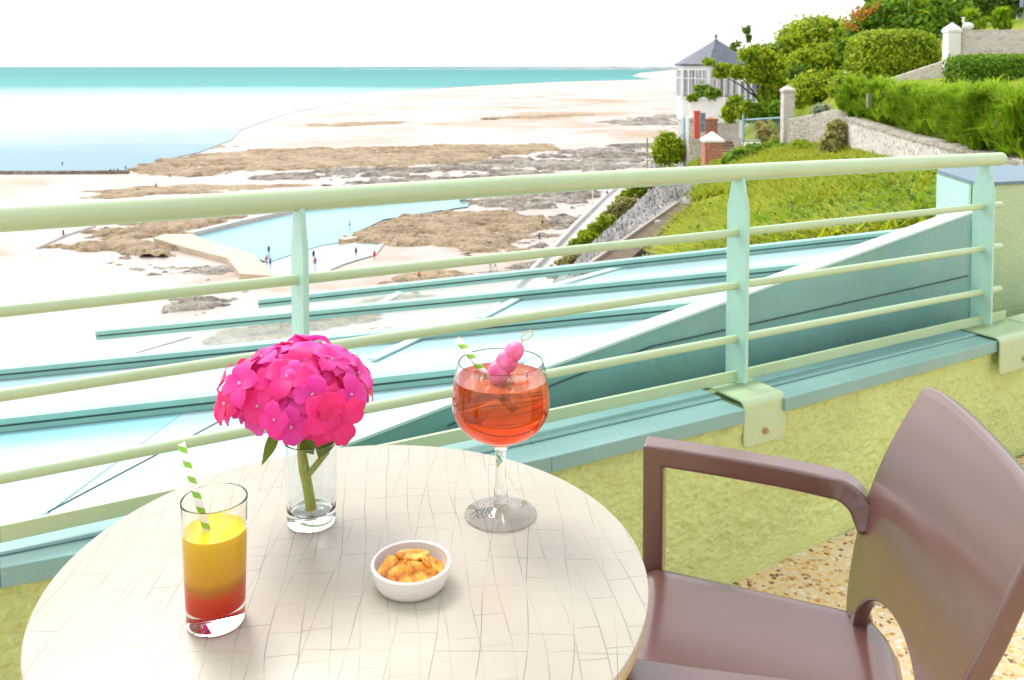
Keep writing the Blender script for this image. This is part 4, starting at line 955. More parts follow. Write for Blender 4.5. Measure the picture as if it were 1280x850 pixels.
def reef(name, pxs, m, cell, amp, sink, seed, fx=.12, soft=5.0):
    pg = np.array([(p.x, p.y) for p in gpoly(pxs, BZ)]); lo, hi = pg.min(0), pg.max(0)
    cx, cy = cell, cell*1.6; nx, ny = int((hi[0]-lo[0])/cx)+2, int((hi[1]-lo[1])/cy)+2
    X, Yg = np.meshgrid(lo[0]+np.arange(nx)*cx, lo[1]+np.arange(ny)*cy)
    inside = np.zeros(X.shape, bool); dist = np.full(X.shape, 1e9)
    for (x1, y1), (x2, y2) in zip(pg, np.roll(pg, -1, 0)):
        c_ = ((y1 > Yg) != (y2 > Yg)); xi = (x2-x1)*(Yg-y1)/(y2-y1+1e-12)+x1; inside ^= c_ & (X < xi)
        dx, dy = x2-x1, y2-y1; t = np.clip(((X-x1)*dx+(Yg-y1)*dy)/(dx*dx+dy*dy+1e-12), 0, 1); dist = np.minimum(dist, np.hypot(X-x1-t*dx, (Yg-y1-t*dy)))
    sd = np.where(inside, dist, -dist); grey = m is M['rockgrey']
    nz = .62*fbm(X*fx*.45, Yg*fx*.95, 7, seed) + .38*fbm(X*fx*2.6, Yg*fx*4.2, 5, seed+9); nz = np.clip((nz-.5)*1.9+.5, 0, 1)
    wob = (fbm(X*fx*.6, Yg*fx*.9, 5, seed+21)-.5)*soft*3.2
    thr = (.40 if grey else .24) + (sink-.55)*.5 + .50*np.clip(.75-(sd+wob)/(soft*1.6), 0, 1.3)
    Z = BZ + amp*.62*np.tanh((nz-thr)*3.6) + .22*amp*(fbm(X*fx*6, Yg*fx*6, 3, seed+5)-.5) - .02
    V = np.stack([X, Yg, Z], -1).reshape(-1, 3); Fq = grid_faces(ny, nx)
    keep = (V[Fq][:, :, 2].max(1) > BZ-.05); Fq = Fq[keep]
    used = np.unique(Fq); mp_ = np.full(len(V), -1); mp_[used] = np.arange(len(used))
    return struct(fast_mesh(name, V[used], mp_[Fq], m, None, True))
reef('rocky_reef', [(158,214),(190,203),(250,194),(330,188),(400,186),(520,182.5),(640,181),(700,181),(690,188),(600,201),(500,209),(400,212),(300,214),(250,220),(200,221.5),(165,219)], M['rocktan'], .7, 2.0, .54, 1, soft=6)
reef('rocky_reef', [(300,219),(420,211),(520,208),(610,201),(700,187),(780,180),(860,175),(870,200),(800,215),(760,226),(640,236),(430,236),(330,228)], M['rockgrey'], .6, 2.0, .63, 2, soft=6)
reef('rocky_reef', [(575,252),(640,242),(700,238),(770,232),(760,250),(735,262),(640,264),(590,261)], M['rockgrey'], .45, 1.9, .62, 3, soft=4)
reef('rocky_reef', [(425,304),(445,288),(480,274),(560,264),(640,265),(700,273),(690,296),(640,308),(600,318),(545,311),(480,304)], M['rocktan'], .4, 2.0, .55, 4, soft=4)
reef('rocky_reef', [(540,308),(600,290),(660,278),(720,262),(760,262),(730,300),(690,322),(640,330),(580,322)], M['rockgrey'], .35, 1.6, .62, 5, soft=4)
reef('rocky_reef', [(72,308),(110,288),(160,278),(220,266),(300,260),(385,256),(380,262),(300,272),(240,288),(200,300),(230,312),(225,322),(180,322),(120,315)], M['rocktan'], .4, 2.1, .50, 6, soft=4)
reef('rocky_reef', [(85,322),(170,316),(230,322),(300,330),(335,345),(300,360),(220,366),(170,352),(110,338)], M['rockgrey'], .3, 1.5, .60, 7, soft=4)
reef('rocky_reef', [(170,384),(230,362),(300,350),(345,355),(340,372),(260,396),(195,398)], M['rockgrey'], .28, 1.3, .60, 8, soft=3)
reef('rocky_reef', [(225,432),(270,412),(330,396),(420,385),(500,372),(560,362),(540,384),(440,408),(340,436),(260,440)], M['rocktan'], .25, 1.0, .5, 9, soft=2)
reef('rocky_reef', [(470,355),(520,338),(570,338),(590,346),(560,354),(520,358)], M['rocktan'], .25, 1.4, .48, 10, soft=2)
reef('rocky_reef', [(590,345),(640,332),(700,318),(735,298),(725,322),(680,345),(640,352)], M['rockgrey'], .28, 1.5, .60, 11, soft=3)
reef('rocky_reef', [(735,152),(790,147),(870,141),(880,158),(800,160)], M['rockgrey'], 1.3, 1.8, .60, 12, soft=8)
reef('rocky_reef', [(600,147.5),(660,145),(740,142.5),(745,144.5),(660,148.5),(610,149.5)], M['rocktan'], 1.6, 1.7, .52, 13, soft=6)
reef('rocky_reef', [(380,157),(440,153),(520,152),(500,156),(430,159)], M['rocktan'], 1.6, 1.2, .55, 14, soft=8)
reef('rocky_reef', [(95,240),(170,233),(260,228),(420,231),(330,238),(190,247),(120,252)], M['rocktan'], .6, .9, .66, 15, soft=5)
# pools
def sheet(name, pxs, z, m):
    P = gpoly(pxs, z); q = MB(); q.add(P, [tuple(range(len(P)))]); o = q.build(name, m); bm = bmesh.new(); bm.from_mesh(o.data); bmesh.ops.triangulate(bm, faces=bm.faces); bm.to_mesh(o.data); bm.free(); return struct(o)
def poolmat(name, c):
    m, nt, bs = mat(name); n = noise(nt, coords(nt), .12, 4); nt.links.new(ramp(nt, n, [(0.3, tuple(x*.92 for x in c)), (0.7, c)]), bs.inputs['Base Color']); setp(bs, Roughness=.25, Specular_IOR_Level=.25)
    bump(nt, bs, noise(nt, coords(nt), 1.2, 4), .2, .1); return m
M['pool'] = poolmat('pool_water', (0.16,0.39,0.43)); M['shallow'] = poolmat('shallow_water', (0.34,0.44,0.47))
sheet('sea_pool_water', [(236,297),(300,282),(375,265),(470,256),(590,244),(585,258),(530,266),(480,274),(446,290),(425,303),(400,307),(365,318),(335,328),(300,316),(262,306)], BZ+.30, M['pool'])
sheet('shallow_pool_water', [(325,330),(365,318),(400,307),(425,304),(480,305),(470,318),(430,330),(395,345),(340,352)], BZ+.20, M['shallow'])
def seawall(name, pxs, w, h, m, label, cat):
    P = gpoly(pxs, BZ); q = MB()
    for a, b in zip(P[:-1], P[1:]):
        d = (b-a).normalized(); sd = Vector((-d.y, d.x, 0)); q.bar(a+up*h*.5-d*.2, b+up*h*.5+d*.2, sd*w, up*h)
    o = q.build(name, m); return tag(o, label, cat)
seawall('pool_wall', [(238,297),(300,281.5),(375,264.5),(470,255.5),(600,243)], 1.6, 1.2, M['conc'], 'long low pale concrete wall along the far side of the sea pool', 'wall')
seawall('breakwater', [(-300,220),(0,217.6),(80,217.4),(160,217)], 2.0, 1.1, M['rockgrey'], 'thin dark stone breakwater running into the sea at the left', 'breakwater')
seawall('groyne', [(48,311),(80,296),(118,284)], .6, .5, M['conc'], 'short thin wooden groyne on the sand at the left', 'groyne')
seawall('pool_divider', [(428,303.5),(445,300),(460,297)], 2.0, .8, M['tanconc'], 'short tan ledge jutting into the sea pool', 'ledge')
P = gpoly([(192,304),(205,299),(240,299),(272,312),(318,326),(332,340),(345,353),(300,350),(285,330),(235,317)], BZ); q = MB(); q.prism([(p.x, p.y) for p in P], BZ-.5, BZ+1.1)
tag(q.build('pool_platform', M['tanconc']), 'curved tan concrete platform at the corner of the sea pool', 'platform')
# lower-left promenade slab and wall
sheet('promenade', [(-300,520),(-300,500),(0,449),(122,419),(215,400),(240,420),(150,446),(0,475)], BZ+.15, M['conc'])
# road along the foot of the cliff
rd = [[(775,232),(757,247),(720,283),(690,315),(655,352),(600,410)], [(812,232),(800,243),(762,280),(731,308),(700,345),(660,400)]]
sheet('promenade', rd[0]+rd[1][::-1], BZ+1.6, M['conc'])
def promen_wall(line, hgt, label):
    P = [H(x, y, BZ+1.6) for x, y in line]; q = MB()
    for a, b in zip(P[:-1], P[1:]):
        d = (b-a).normalized(); sd = Vector((-d.y, d.x, 0)); q.bar(a+up*(hgt/2-.8), b+up*(hgt/2-.8), sd*.7, up*(hgt+1.6))
    tag(q.build('sea_wall', M['conc']), label, 'wall')
promen_wall(rd[0], .9, 'low sea wall between the beach and the promenade'); 
# bathing huts / poles
fp = thing('flag_pole', 'thin white mast standing on the promenade', 'pole', H(741, 250, BZ+1.6)); q = MB(); b0 = H(741, 255, BZ+1.6); q.tube([b0, b0+up*10.2], [.14,.07], 8); q.tube([b0+up*8.4-Vector((1.2,0,0)), b0+up*8.4+Vector((1.2,0,0))], .05, 6); q.build('mast', M['whitepaint'], fp); 
q = MB(); q.lathe([(0,0),(.5,0),(.5,.3),(0,.3)], b0, 12); q.build('base', M['conc'], fp)

#==================================================================== CLIFF AND HILLSIDE
top = [(850,203,62),(868,222,44),(870,243,33),(846,289,22.5),(836,326,15.5),(842,356,12)]
bot = [(812,231,250),(800,243,222),(762,280,185),(731,308,160),(700,345,140),(650,400,118)]
rows = []
for f in (0, .12, .3, .5, .72, 1.0):
    r = []
    for (xa, ya, za), (xb, yb, zb_) in zip(top, bot):
        a, b = D(xa, ya, za), H(xb, yb, BZ+1.5); p = a.lerp(b, f); p.z += 0.6*math.sin(math.pi*f)*(1 if f < .6 else 0); r.append(p)
    rows.append(r)
struct(loft_obj('cliff', rows, 220, 120, M['cliffstone'], 1.0, .55)[0])
hill_rows = [
 [(850,385,8.4),(890,358,8.6),(980,342,8.6),(1080,332,8.5),(1200,322,8.4),(1420,340,8.0)],
 [(842,356,12),(900,330,12),(980,318,11.5),(1080,304,11),(1200,288,10.4),(1420,322,8.8)],
 [(836,326,15.5),(905,310,15),(980,298,14.5),(1080,284,13.6),(1200,268,12.4),(1420,310,9.8)],
 [(846,289,22.5),(905,278,21),(985,265,19.5),(1075,252,17.8),(1190,250,16),(1420,303,11.2)],
 [(870,243,33),(920,236,30),(990,226,27),(1060,216,25.2),(1150,229,20.5),(1420,299,12.3)],
 [(868,222,44),(930,208,38),(995,200,34),(1056,194.5,31.7),(1150,219.5,24),(1420,299,12.9)],
 [(850,203,62),(935,192,46),(990,184,41),(1054,188,34),(1150,216,25.5),(1420,296,13.6)],
 [(846,206,70),(935,180,56),(985,172,48),(1058,180,38),(1160,205,29),(1430,280,15)],
]
hill, HG = loft_obj('hillside', [[D(*p) for p in r] for r in hill_rows], 150, 120, M['hill'], .12, .8)
struct(hill)
# grass on the slope
Hf = HG[4:100]; idx = RNG.integers(0, Hf.shape[0]-1, 30000), RNG.integers(0, Hf.shape[1]-1, 30000)
fr = RNG.random((30000,2)); gp = Hf[idx[0], idx[1]] + (Hf[idx[0]+1, idx[1]]-Hf[idx[0], idx[1]])*fr[:, :1] + (Hf[idx[0], idx[1]+1]-Hf[idx[0], idx[1]])*fr[:, 1:]
dn = fbm(gp[:,0]*.35, gp[:,1]*.35, 4, 5); gp = gp[dn > .40]
V, Fq = blades(gp, .34, .05, .9, 4)
tag(fast_mesh('slope_grass', V, Fq, M['leaf_grass']), 'long yellow green grass growing on the steep slope', 'grass', kind='stuff')
dn = fbm(gp[:,0]*.28+40, gp[:,1]*.28, 4, 8); cp = gp[dn > .56][:500]
e = [((p[0], p[1], p[2]+.10), (.4, .4, .24)) for p in cp]
V, Fq = leaves(e, 34000, .06, 1.5, 16, .5, .4)
tag(fast_mesh('ground_cover', V, Fq, M['leaf_mid']), 'patches of leafy green ground cover on the slope', 'ground cover', kind='stuff')

# retaining wall
rw = thing('retaining_wall', 'old grey rendered retaining wall spotted with orange lichen below the feathery hedge', 'wall', D(1060, 195, 32))
tl = [D(1058,150,32), D(1130,172,26), D(1200,190,21.2), D(1280,207,17.4), D(1420,235,13.2)]
q = MB(); k = MB()
for a, b in zip(tl[:-1], tl[1:]):
    back = Vector((.5,.35,0)); z0 = min(a.z, b.z)-2.6
    q.hexa([Vector((a.x,a.y,z0)), Vector((b.x,b.y,z0)), Vector((b.x,b.y,z0))+back, Vector((a.x,a.y,z0))+back, a, b, b+back, a+back])
    k.hexa([a-back*.1+up*.003, b-back*.1+up*.003, b+back+up*.003, a+back+up*.003, a-back*.1+up*.10, b-back*.1+up*.10, b+back+up*.10, a+back+up*.10])
q.build('wall', M['oldwall'], rw); k.build('capping', M['stone'], rw)
# stone wall left of it
sw = thing('rubble_wall', 'dry rubble stone wall between the gate pillar and the retaining wall', 'wall', D(1020, 185, 36))
q = MB(); P = [(D(984,150,39), D(984,192,39)), (D(1012,144,37.5), D(1012,190,37.5)), (D(1040,138,35), D(1040,190,35)), (D(1060,140,32.6), D(1060,196,32.6))]
for (a, a0), (b, b0) in zip(P[:-1], P[1:]):
    back = Vector((.3,.7,0)); q.hexa([a0-up*.5, b0-up*.5, b0-up*.5+back, a0-up*.5+back, a, b, b+back, a+back])
q.build('wall', M['stone'], sw)
# gate pillar
def pillar(name, x0, x1, yt, yb, Yd, m, label, peak, capm=None, cat='pillar'):
    c = D((x0+x1)/2, yb, Yd); w = px(x1-x0, Yd); zt_ = D(x0, yt, Yd).z; t = thing(name, label, cat, c)
    q = MB(); q.box((c.x, c.y+w/2, (c.z-.6+zt_)/2), (w, w, zt_-c.z+.6)); q.build('shaft', m, t, bevel=.02)
    q = MB(); b_ = [Vector((c.x+dx*w*.57, c.y+w/2+dy*w*.57, zt_+.002)) for dx, dy in ((-1,-1),(1,-1),(1,1),(-1,1))]; tt = [v_+up*.10 for v_ in b_]; ap = Vector((c.x, c.y+w/2, zt_+.10+peak))
    q.hexa(b_+tt); q.add([v_+up*.002 for v_ in tt]+[ap], [(0,1,4),(1,2,4),(2,3,4),(3,0,4),(3,2,1,0)]); q.build('cap', capm or m, t); return t
pillar('gate_pillar', 979, 993, 115, 178, 40, M['stonepale'], 'pale pinkish stone gate pillar with sloped top beside the garden', .22)
pillar('brick_pillar', 881, 904, 178, 212, 46, M['redbrick'], 'broad red brick pillar with pale pointed cap by the steps', .45, M['white'])
pillar('brick_pillar', 882, 897, 151, 166, 52, M['redbrick'], 'short red brick pillar behind the pointed one under the white wall', .10)
pillar('red_post', 868, 875, 141, 160, 50, M['redpaint'], 'bright red gate post against the white wall', .03)
dr_ = thing('blue_door', 'grey blue gate panel beside the bright red post', 'gate', D(879, 165, 50.5)); q = MB(); c = D(878.5, 153, 50.5); q.box(c, (px(6.5,50.5), .08, px(24,50.5))); q.build('panel', M['greyblue'], dr_, bevel=.01); q = MB(); q.box(c+Vector((0,-.05,0)), (px(6.5,50.5), .03, .1)); q.build('rail', M['lightblue'], dr_)
# steps
st = thing('stone_steps', 'brown stone steps climbing past the red brick pillar', 'steps', D(916, 205, 47))
for i in range(9):
    y = 206-i*3.6; Yd = 46.5+i*.75; x0, x1 = 904-i*.6, 926-i*1.2
    a, b = D(x0, y, Yd), D(x1, y, Yd); q = MB(); q.box(((a.x+b.x)/2, Yd+.45, a.z-.25), ((b-a).x, .9, .5)); q.build('tread', M['step'], st, bevel=.02)
gw = thing('garden_wall', 'low white painted wall under the light blue railing', 'wall', D(940, 205, 45)); q = MB(); a, b = D(927,180,45.5), D(962,178,44); 
q.bar(a-up*.8, b-up*.8, Vector((.05,.3,0)), up*1.7); q.build('wall', M['white'], gw)
# light blue railing gate
lg = thing('garden_railing', 'light blue metal railing between the steps and the stone pillar', 'railing', D(930, 178, 45)); q = MB()
a, b = D(929,150,45.4), D(978,147,43.2); q.tube([a, b], .04, 8); q.tube([a-up*1.05, b-up*1.05], .03, 8); q.build('rail', M['lightblue'], lg)
q = MB()
for f in np.linspace(0.06, .97, 16):
    p = a.lerp(b, f); q.tube([p, p-up*1.05], .012, 5)
q.build('bars', M['lightblue'], lg)
for x, y0, y1 in ((929,143,182),(978,146,178)): q = MB(); p0, p1 = D(x,y0,45.3 if x<950 else 43.2), D(x,y1,45.3 if x<950 else 43.2); q.tube([p0,p1], .06, 8); q.build('post', M['lightblue'], lg)
# brown ledge on the cliff
lb = thing('cliff_ledge', 'dark brown concrete ledge running down the stone cliff', 'ledge', D(820,285,30))
A0, A1, A2, A3 = D(722,342,16.2), D(848,253.5,25.5), D(864,254.5,26), D(770,340,17.0); bk = Vector((.15,.7,-.35)); q = MB()
q.hexa([A0+bk, A3+bk, A2+bk, A1+bk, A0, A3, A2, A1]); q.build('beam', M['brownconc'], lb)
q = MB(); q.bar(A0-Vector((.05,.1,0)), A1-Vector((.05,.1,0)), Vector((.12,.1,0)), up*.10); q.build('edge_kerb', M['wood'], lb)
q = MB(); pm = A0.lerp(A1, .64)+Vector((.12,-.15,-.2)); q.box(pm, (.12,.12,.5)); q.build('post', M['conc'], lb)

# ---------------- pavilion
PV = 60.0
pcx = D(894, 150, PV+2.6)
pav = thing('pavilion', 'white seaside pavilion with conical blue slate roof and tall windows', 'pavilion', (pcx.x, pcx.y, pcx.z))
zE = D(890, 80, PV).z; zT = D(890, 49, PV+2.6).z; zB = D(890, 124, PV).z; zW = D(890, 152, PV).z; zF = D(890, 215, PV).z
rE = px(47.5, PV+1.0)*1.12
n = 8; off = math.pi/8
def ring(r, z, n=8): return [Vector((pcx.x+r*math.cos(off+2*math.pi*k/n), pcx.y+r*math.sin(off+2*math.pi*k/n), z)) for k in range(n)]
q = MB(); base = ring(rE, zE); q.add(base+[Vector((pcx.x, pcx.y, zT))]+[v_-up*.12 for v_ in base], [(k, (k+1) % n, n) for k in range(n)] + [(k, (k+1) % n, n+1+(k+1) % n, n+1+k) for k in range(n)] + [tuple(range(n+1, 2*n+1))])
roof = q.build('roof', M['slate'], pav)
q = MB(); q.lathe([(0,.0),(.16,0),(.05,.12),(.14,.24),(.1,.36),(.02,.45),(.015,.85),(0,.86)], (pcx.x, pcx.y, zT-.05), 12); q.build('finial', M['greyblue'], roof, smooth=True)
rW = rE*.93
q = MB(); i0, i1 = ring(rW, zE-.12-.003), ring(rW, zE-.42); q.add(i0+i1, [(k, (k+1) % n, n+(k+1) % n, n+k) for k in range(n)]); q.build('frieze', M['whitepaint'], pav)
q = MB(); i0, i1 = ring(rW, zB), ring(rW, zW); q.add(i0+i1, [(k, (k+1) % n, n+(k+1) % n, n+k) for k in range(n)]+[tuple(range(n))]); q.build('base_wall', M['white'], pav)
q = MB(); i0, i1 = ring(rW*.965, zW), ring(rW*.93, zF-2); q.add(i0+i1, [(k, (k+1) % n, n+(k+1) % n, n+k) for k in range(n)]); q.build('foundation', M['stonepale'], pav)
def winglass():
    m, nt, bs = mat('window_glass'); setp(bs, Base_Color=(0.10,0.13,0.16), Roughness=.05, Specular_IOR_Level=.8)
    t = N(nt, 'ShaderNodeBsdfTransparent'); mx = N(nt, 'ShaderNodeMixShader'); mx.inputs[0].default_value = .62; out = [x for x in nt.nodes if x.type == 'OUTPUT_MATERIAL'][0]
    nt.links.new(bs.outputs[0], mx.inputs[1]); nt.links.new(t.outputs[0], mx.inputs[2]); nt.links.new(mx.outputs[0], out.inputs[0]); return m
M['win'] = winglass()
q = MB(); a, b = D(924, 126, 57.5), D(962, 126, 56.0); zt2 = D(940, 102, 57).z; d = (b-a); d.z = 0; L = d.length; u_ = d.normalized(); nn = Vector((u_.y, -u_.x, 0)); mid = (a+b)/2; zl = a.z
q.box((mid.x-nn.x*1.2, mid.y-nn.y*1.2, zl-1.2), (L, 2.4, 2.4), (u_, nn, up)); q.box((mid.x-nn.x*1.2, mid.y-nn.y*1.2, zt2+.08), (L+.2, 2.6, .16), (u_, nn, up)); q.build('side_bay', M['white'], pav)
q = MB()
for f in np.linspace(.03, .97, 6): p = a+d*float(f); q.box((p.x, p.y, (zl+zt2)/2), (.11, .10, zt2-zl), (u_, nn, up))
fr_ = q.build('window_frame', M['whitepaint'], pav); q = MB(); q.box((mid.x-nn.x*.07, mid.y-nn.y*.07, (zl+zt2)/2), (L, .03, zt2-zl), (u_, nn, up)); q.build('pane', M['greyblue'], fr_)
cs = ring(rW, 0)
for k in range(n):
    a, b = cs[k], cs[(k+1) % n]; z0, z1 = zB+.002, zE-.42; d = (b-a); nn = Vector((d.y, -d.x, 0)).normalized()
    q = MB(); L = d.length; u_ = d.normalized()
    for f in (0.0, .25, .5, .75, 1.0): 
        w_ = .22 if f in (0,1) else .09; p = a+d*f; q.box((p.x, p.y, (z0+z1)/2), (w_, .10, z1-z0), (u_, nn, up))
    q.box(((a+b)/2).to_tuple()[:2]+(z0+.06,), (L, .13, .12), (u_, nn, up)); q.box(((a+b)/2).to_tuple()[:2]+(z0+(z1-z0)*.72,), (L, .085, .07), (u_, nn, up))
    fr_ = q.build('window_frame', M['whitepaint'], pav)
    q = MB(); q.add([Vector((a.x,a.y,z0)), Vector((b.x,b.y,z0)), Vector((b.x,b.y,z1)), Vector((a.x,a.y,z1))], [(0,1,2,3)]); q.build('pane', M['win'], fr_)
q = MB(); c = D(866, 178, PV-4.5); q.box((c.x, c.y, c.z), (px(15,PV-4), 1.2, px(62,PV-4))); tag(q.build('stone_wall', M['oldwall']), 'tall whitish stone wall under the pavilion left of the red pillars', 'wall')
q = MB(); c = D(857, 178, PV-3.5); q.box((c.x, c.y, c.z), (px(8,PV), .8, px(60,PV))); tag(q.build('blue_panel', M['lightblue']), 'narrow light blue boarded screen at the pavilion corner', 'screen')
# white terrace wall in front of the pavilion with planter
q = MB(); a, b = D(862,124,55.5), D(907,122,53.5); q.bar(a-up*.75, b-up*.75, Vector((.05,.35,0)), up*1.5); tag(q.build('terrace_wall', M['white'], bevel=.02), 'white garden wall in front of the pavilion topped with plants', 'wall')
# handrail near bush
hr_ = thing('path_railing', 'thin white handrail beside the round bush below the pavilion', 'railing', D(830,206,56)); q = MB(); q.tube([D(806,200,57), D(826,199,56.5), D(850,208,55)], .05, 6); q.build('rail', M['whitepaint'], hr_)
q = MB(); q.tube([D(809,172,57), D(809,215,57)], .05, 6); q.build('post', M['wood'], hr_)
q = MB(); q.tube([D(815,190,57), D(820,214,57)], .12, 6); q.build('post', M['whitepaint'], hr_)

# ---------------- upper garden behind the retaining wall
ug_rows = [
 [(930,182,53),(985,176,44),(1058,154,32.6),(1130,174,26.6),(1200,191,21.8),(1290,208,17.8),(1430,232,13.8)],
 [(930,165,56),(985,160,48),(1050,130,37),(1110,140,33),(1190,140,29),(1290,145,25),(1430,150,20)],
 [(930,152,60),(985,128,52),(1045,108,46),(1100,106,38),(1190,105,34),(1290,105,30),(1430,105,26)],
 [(920,140,68),(980,112,62),(1045,90,58),(1100,84,50),(1190,72,42),(1290,66,36),(1430,60,32)],
 [(920,130,84),(980,92,80),(1045,62,78),(1100,45,72),(1190,30,62),(1290,24,52),(1430,20,46)],
]
struct(loft_obj('garden_bank', [[D(*p) for p in r] for r in ug_rows], 110, 60, M['hill'], .12, .6)[0])
def plant(name, label, cat, ells, nleaf, size, m, base, trunk=None, asp=1.6, clump=14, spread=.22, shell=.55, group=None, extra=None, tubes=None):
    t = thing(name, label, cat, base, group)
    V, Fq = leaves(ells, nleaf, size, asp, clump, spread, shell); fast_mesh('crown' if trunk or tubes else 'foliage', V, Fq, M[m], t)
    if trunk:
        q = MB(); b_ = Vector(base); r0_ = trunk
        cs = Vector((0,0,0))
        for c, r in ells: cs += Vector(c)
        cs /= len(ells); fk = b_.lerp(cs, .45)
        q.tube([b_-up*.3, b_.lerp(fk, .5)+Vector((r0_*.4,0,0)), fk], [r0_, r0_*.8, r0_*.65], 8)
        for c, r in ells[:7]: c = Vector(c); q.tube([fk, fk.lerp(c, .5)+up*.1, c], [r0_*.5, r0_*.35, r0_*.12], 6)
        q.build('trunk', M['bark'], t, smooth=True)
    if extra:
        V, Fq = leaves(*extra[0]); fast_mesh('blossom', V, Fq, M[extra[1]], t)
    return t
def E3(x, y, Yd, rx, ry, rd=None):     # ellipsoid from pixel centre and pixel radii at a depth
    p = D(x, y, Yd); return ((p.x, p.y, p.z), (px(rx,Yd), px(rd or (rx*.7), Yd), px(ry,Yd)))
def plume(name, label, x0, x1, yb0, yb1, Y0, Y1_, hgt, npl, m, seed, cat='shrub', group=None, width=.035, per=26, depth=1.2, lean=.55):
    rg = np.random.default_rng(seed); pts = []
    nb = max(5, npl//14)                       # bushy heads, each a bundle of fine sprays
    for t in rg.random(nb):
        p = D(x0+(x1-x0)*t, yb0+(yb1-yb0)*t, Y0+(Y1_-Y0)*t); c = np.array([p.x+.15, p.y+.45+rg.random()*depth, p.z+hgt*(.10+.58*rg.random())]); rad = hgt*(.16+.10*rg.random())
        d = rg.normal(size=(npl//nb, 3)); d /= np.linalg.norm(d, axis=1)[:, None]; pts += list(c+d*rad*np.array([1.1, .9, .8])*rg.random((len(d), 1))**.5)
    V, Fq = blades(pts, hgt*.26, width, lean*1.5, per, rg, .45)
    b = D((x0+x1)/2, (yb0+yb1)/2, (Y0+Y1_)/2); t = thing(name, label, cat, b, group); fast_mesh('foliage', V, Fq, M[m], t); return t
gq = 'feathery shrubs above the retaining wall'
#plumes
plume('feathery_shrub', 'feathery green shrub where the retaining wall begins', 1062, 1110, 150, 160, 33, 29.8, 1.75, 330, 'leaf_feather', 1, group=gq)
plume('feathery_shrub', 'feathery green shrub left of the wooden posts above the wall', 1105, 1160, 158, 176, 30.4, 25.5, 1.8, 420, 'leaf_feather', 2, group=gq)
plume('feathery_shrub', 'feathery green shrub around the first wooden post', 1152, 1212, 172, 189, 26.2, 22.0, 1.65, 420, 'leaf_feather', 3, group=gq)
plume('feathery_shrub', 'feathery bright green shrub around the second wooden post', 1205, 1258, 186, 200, 22.4, 19.2, 1.75, 420, 'leaf_feather', 4, group=gq)
plume('feathery_shrub', 'feathery green shrub at the right edge above the wall', 1250, 1330, 196, 215, 19.6, 16.4, 1.7, 420, 'leaf_feather', 5, group=gq)
for i, (x, yt, yb, Yd, l) in enumerate(((1197,137,170,22.6,'weathered wooden post standing in the middle of the feathery shrubs'), (1248,142,178,19.9,'weathered wooden post near the right end of the feathery shrubs'), (1086,118,135,31,'weathered wooden post near the left end of the feathery shrubs'))):
    p0, p1 = D(x, yb, Yd-.6), D(x, yt, Yd-.6); q = MB(); q.box((p0.x, p0.y, (p0.z+p1.z)/2), (.13,.12,p1.z-p0.z)); q.box((p0.x, p0.y, p1.z+.02), (.10,.09,.04)); tag(q.build('fence_post', M['wood'], bevel=.01), l, 'post', 'posts in the feathery shrubs')
# hedges
def hedge(name, label, x0, x1, yt, yb, Yd, depth, nleaf, size, m, seed, round_=.5, cat='hedge'):
    rg = np.random.default_rng(seed); a, b = D(x0, yt, Yd), D(x1, yb, Yd); c = np.array([(a.x+b.x)/2, Yd+depth/2, (a.z+b.z)/2]); hx = np.array([(b.x-a.x)/2, depth/2, (a.z-b.z)/2])
    d = rg.normal(size=(nleaf,3)); p_ = 2/round_ ; d /= (np.abs(d)**p_).sum(1)[:,None]**(1/p_)
    d *= (.86+.18*rg.random((nleaf,1))); P = c+d*hx + rg.normal(size=(nleaf,3))*.03
    nn = d/np.linalg.norm(d, axis=1)[:,None]+rg.normal(size=(nleaf,3))*.6+np.array([0,0,.3]); nn /= np.linalg.norm(nn, axis=1)[:,None]
    t = np.cross(nn, rg.normal(size=(nleaf,3))); t /= np.linalg.norm(t,axis=1)[:,None]; bb = np.cross(nn,t); s_ = size*(.6+.8*rg.random((nleaf,1)))
    V = np.stack([P-t*s_*.7, P+bb*s_*.5, P+t*s_*.7, P-bb*s_*.5], 1).reshape(-1,3)
    th_ = thing(name, label, cat, (c[0], c[1], c[2]-hx[2])); fast_mesh('foliage', V, np.arange(len(V)).reshape(-1,4), M[m], th_)
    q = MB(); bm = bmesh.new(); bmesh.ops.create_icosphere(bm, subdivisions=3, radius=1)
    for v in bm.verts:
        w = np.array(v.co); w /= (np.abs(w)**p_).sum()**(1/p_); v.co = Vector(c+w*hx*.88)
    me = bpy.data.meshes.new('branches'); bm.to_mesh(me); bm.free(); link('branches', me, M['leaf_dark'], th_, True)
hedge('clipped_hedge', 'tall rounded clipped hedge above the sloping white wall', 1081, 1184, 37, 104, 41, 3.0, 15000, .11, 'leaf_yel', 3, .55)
hedge('clipped_hedge', 'dark square clipped hedge below the upper stone wall', 1203, 1330, 69, 112, 31.5, 1.6, 11000, .08, 'leaf_mid', 4, .3)
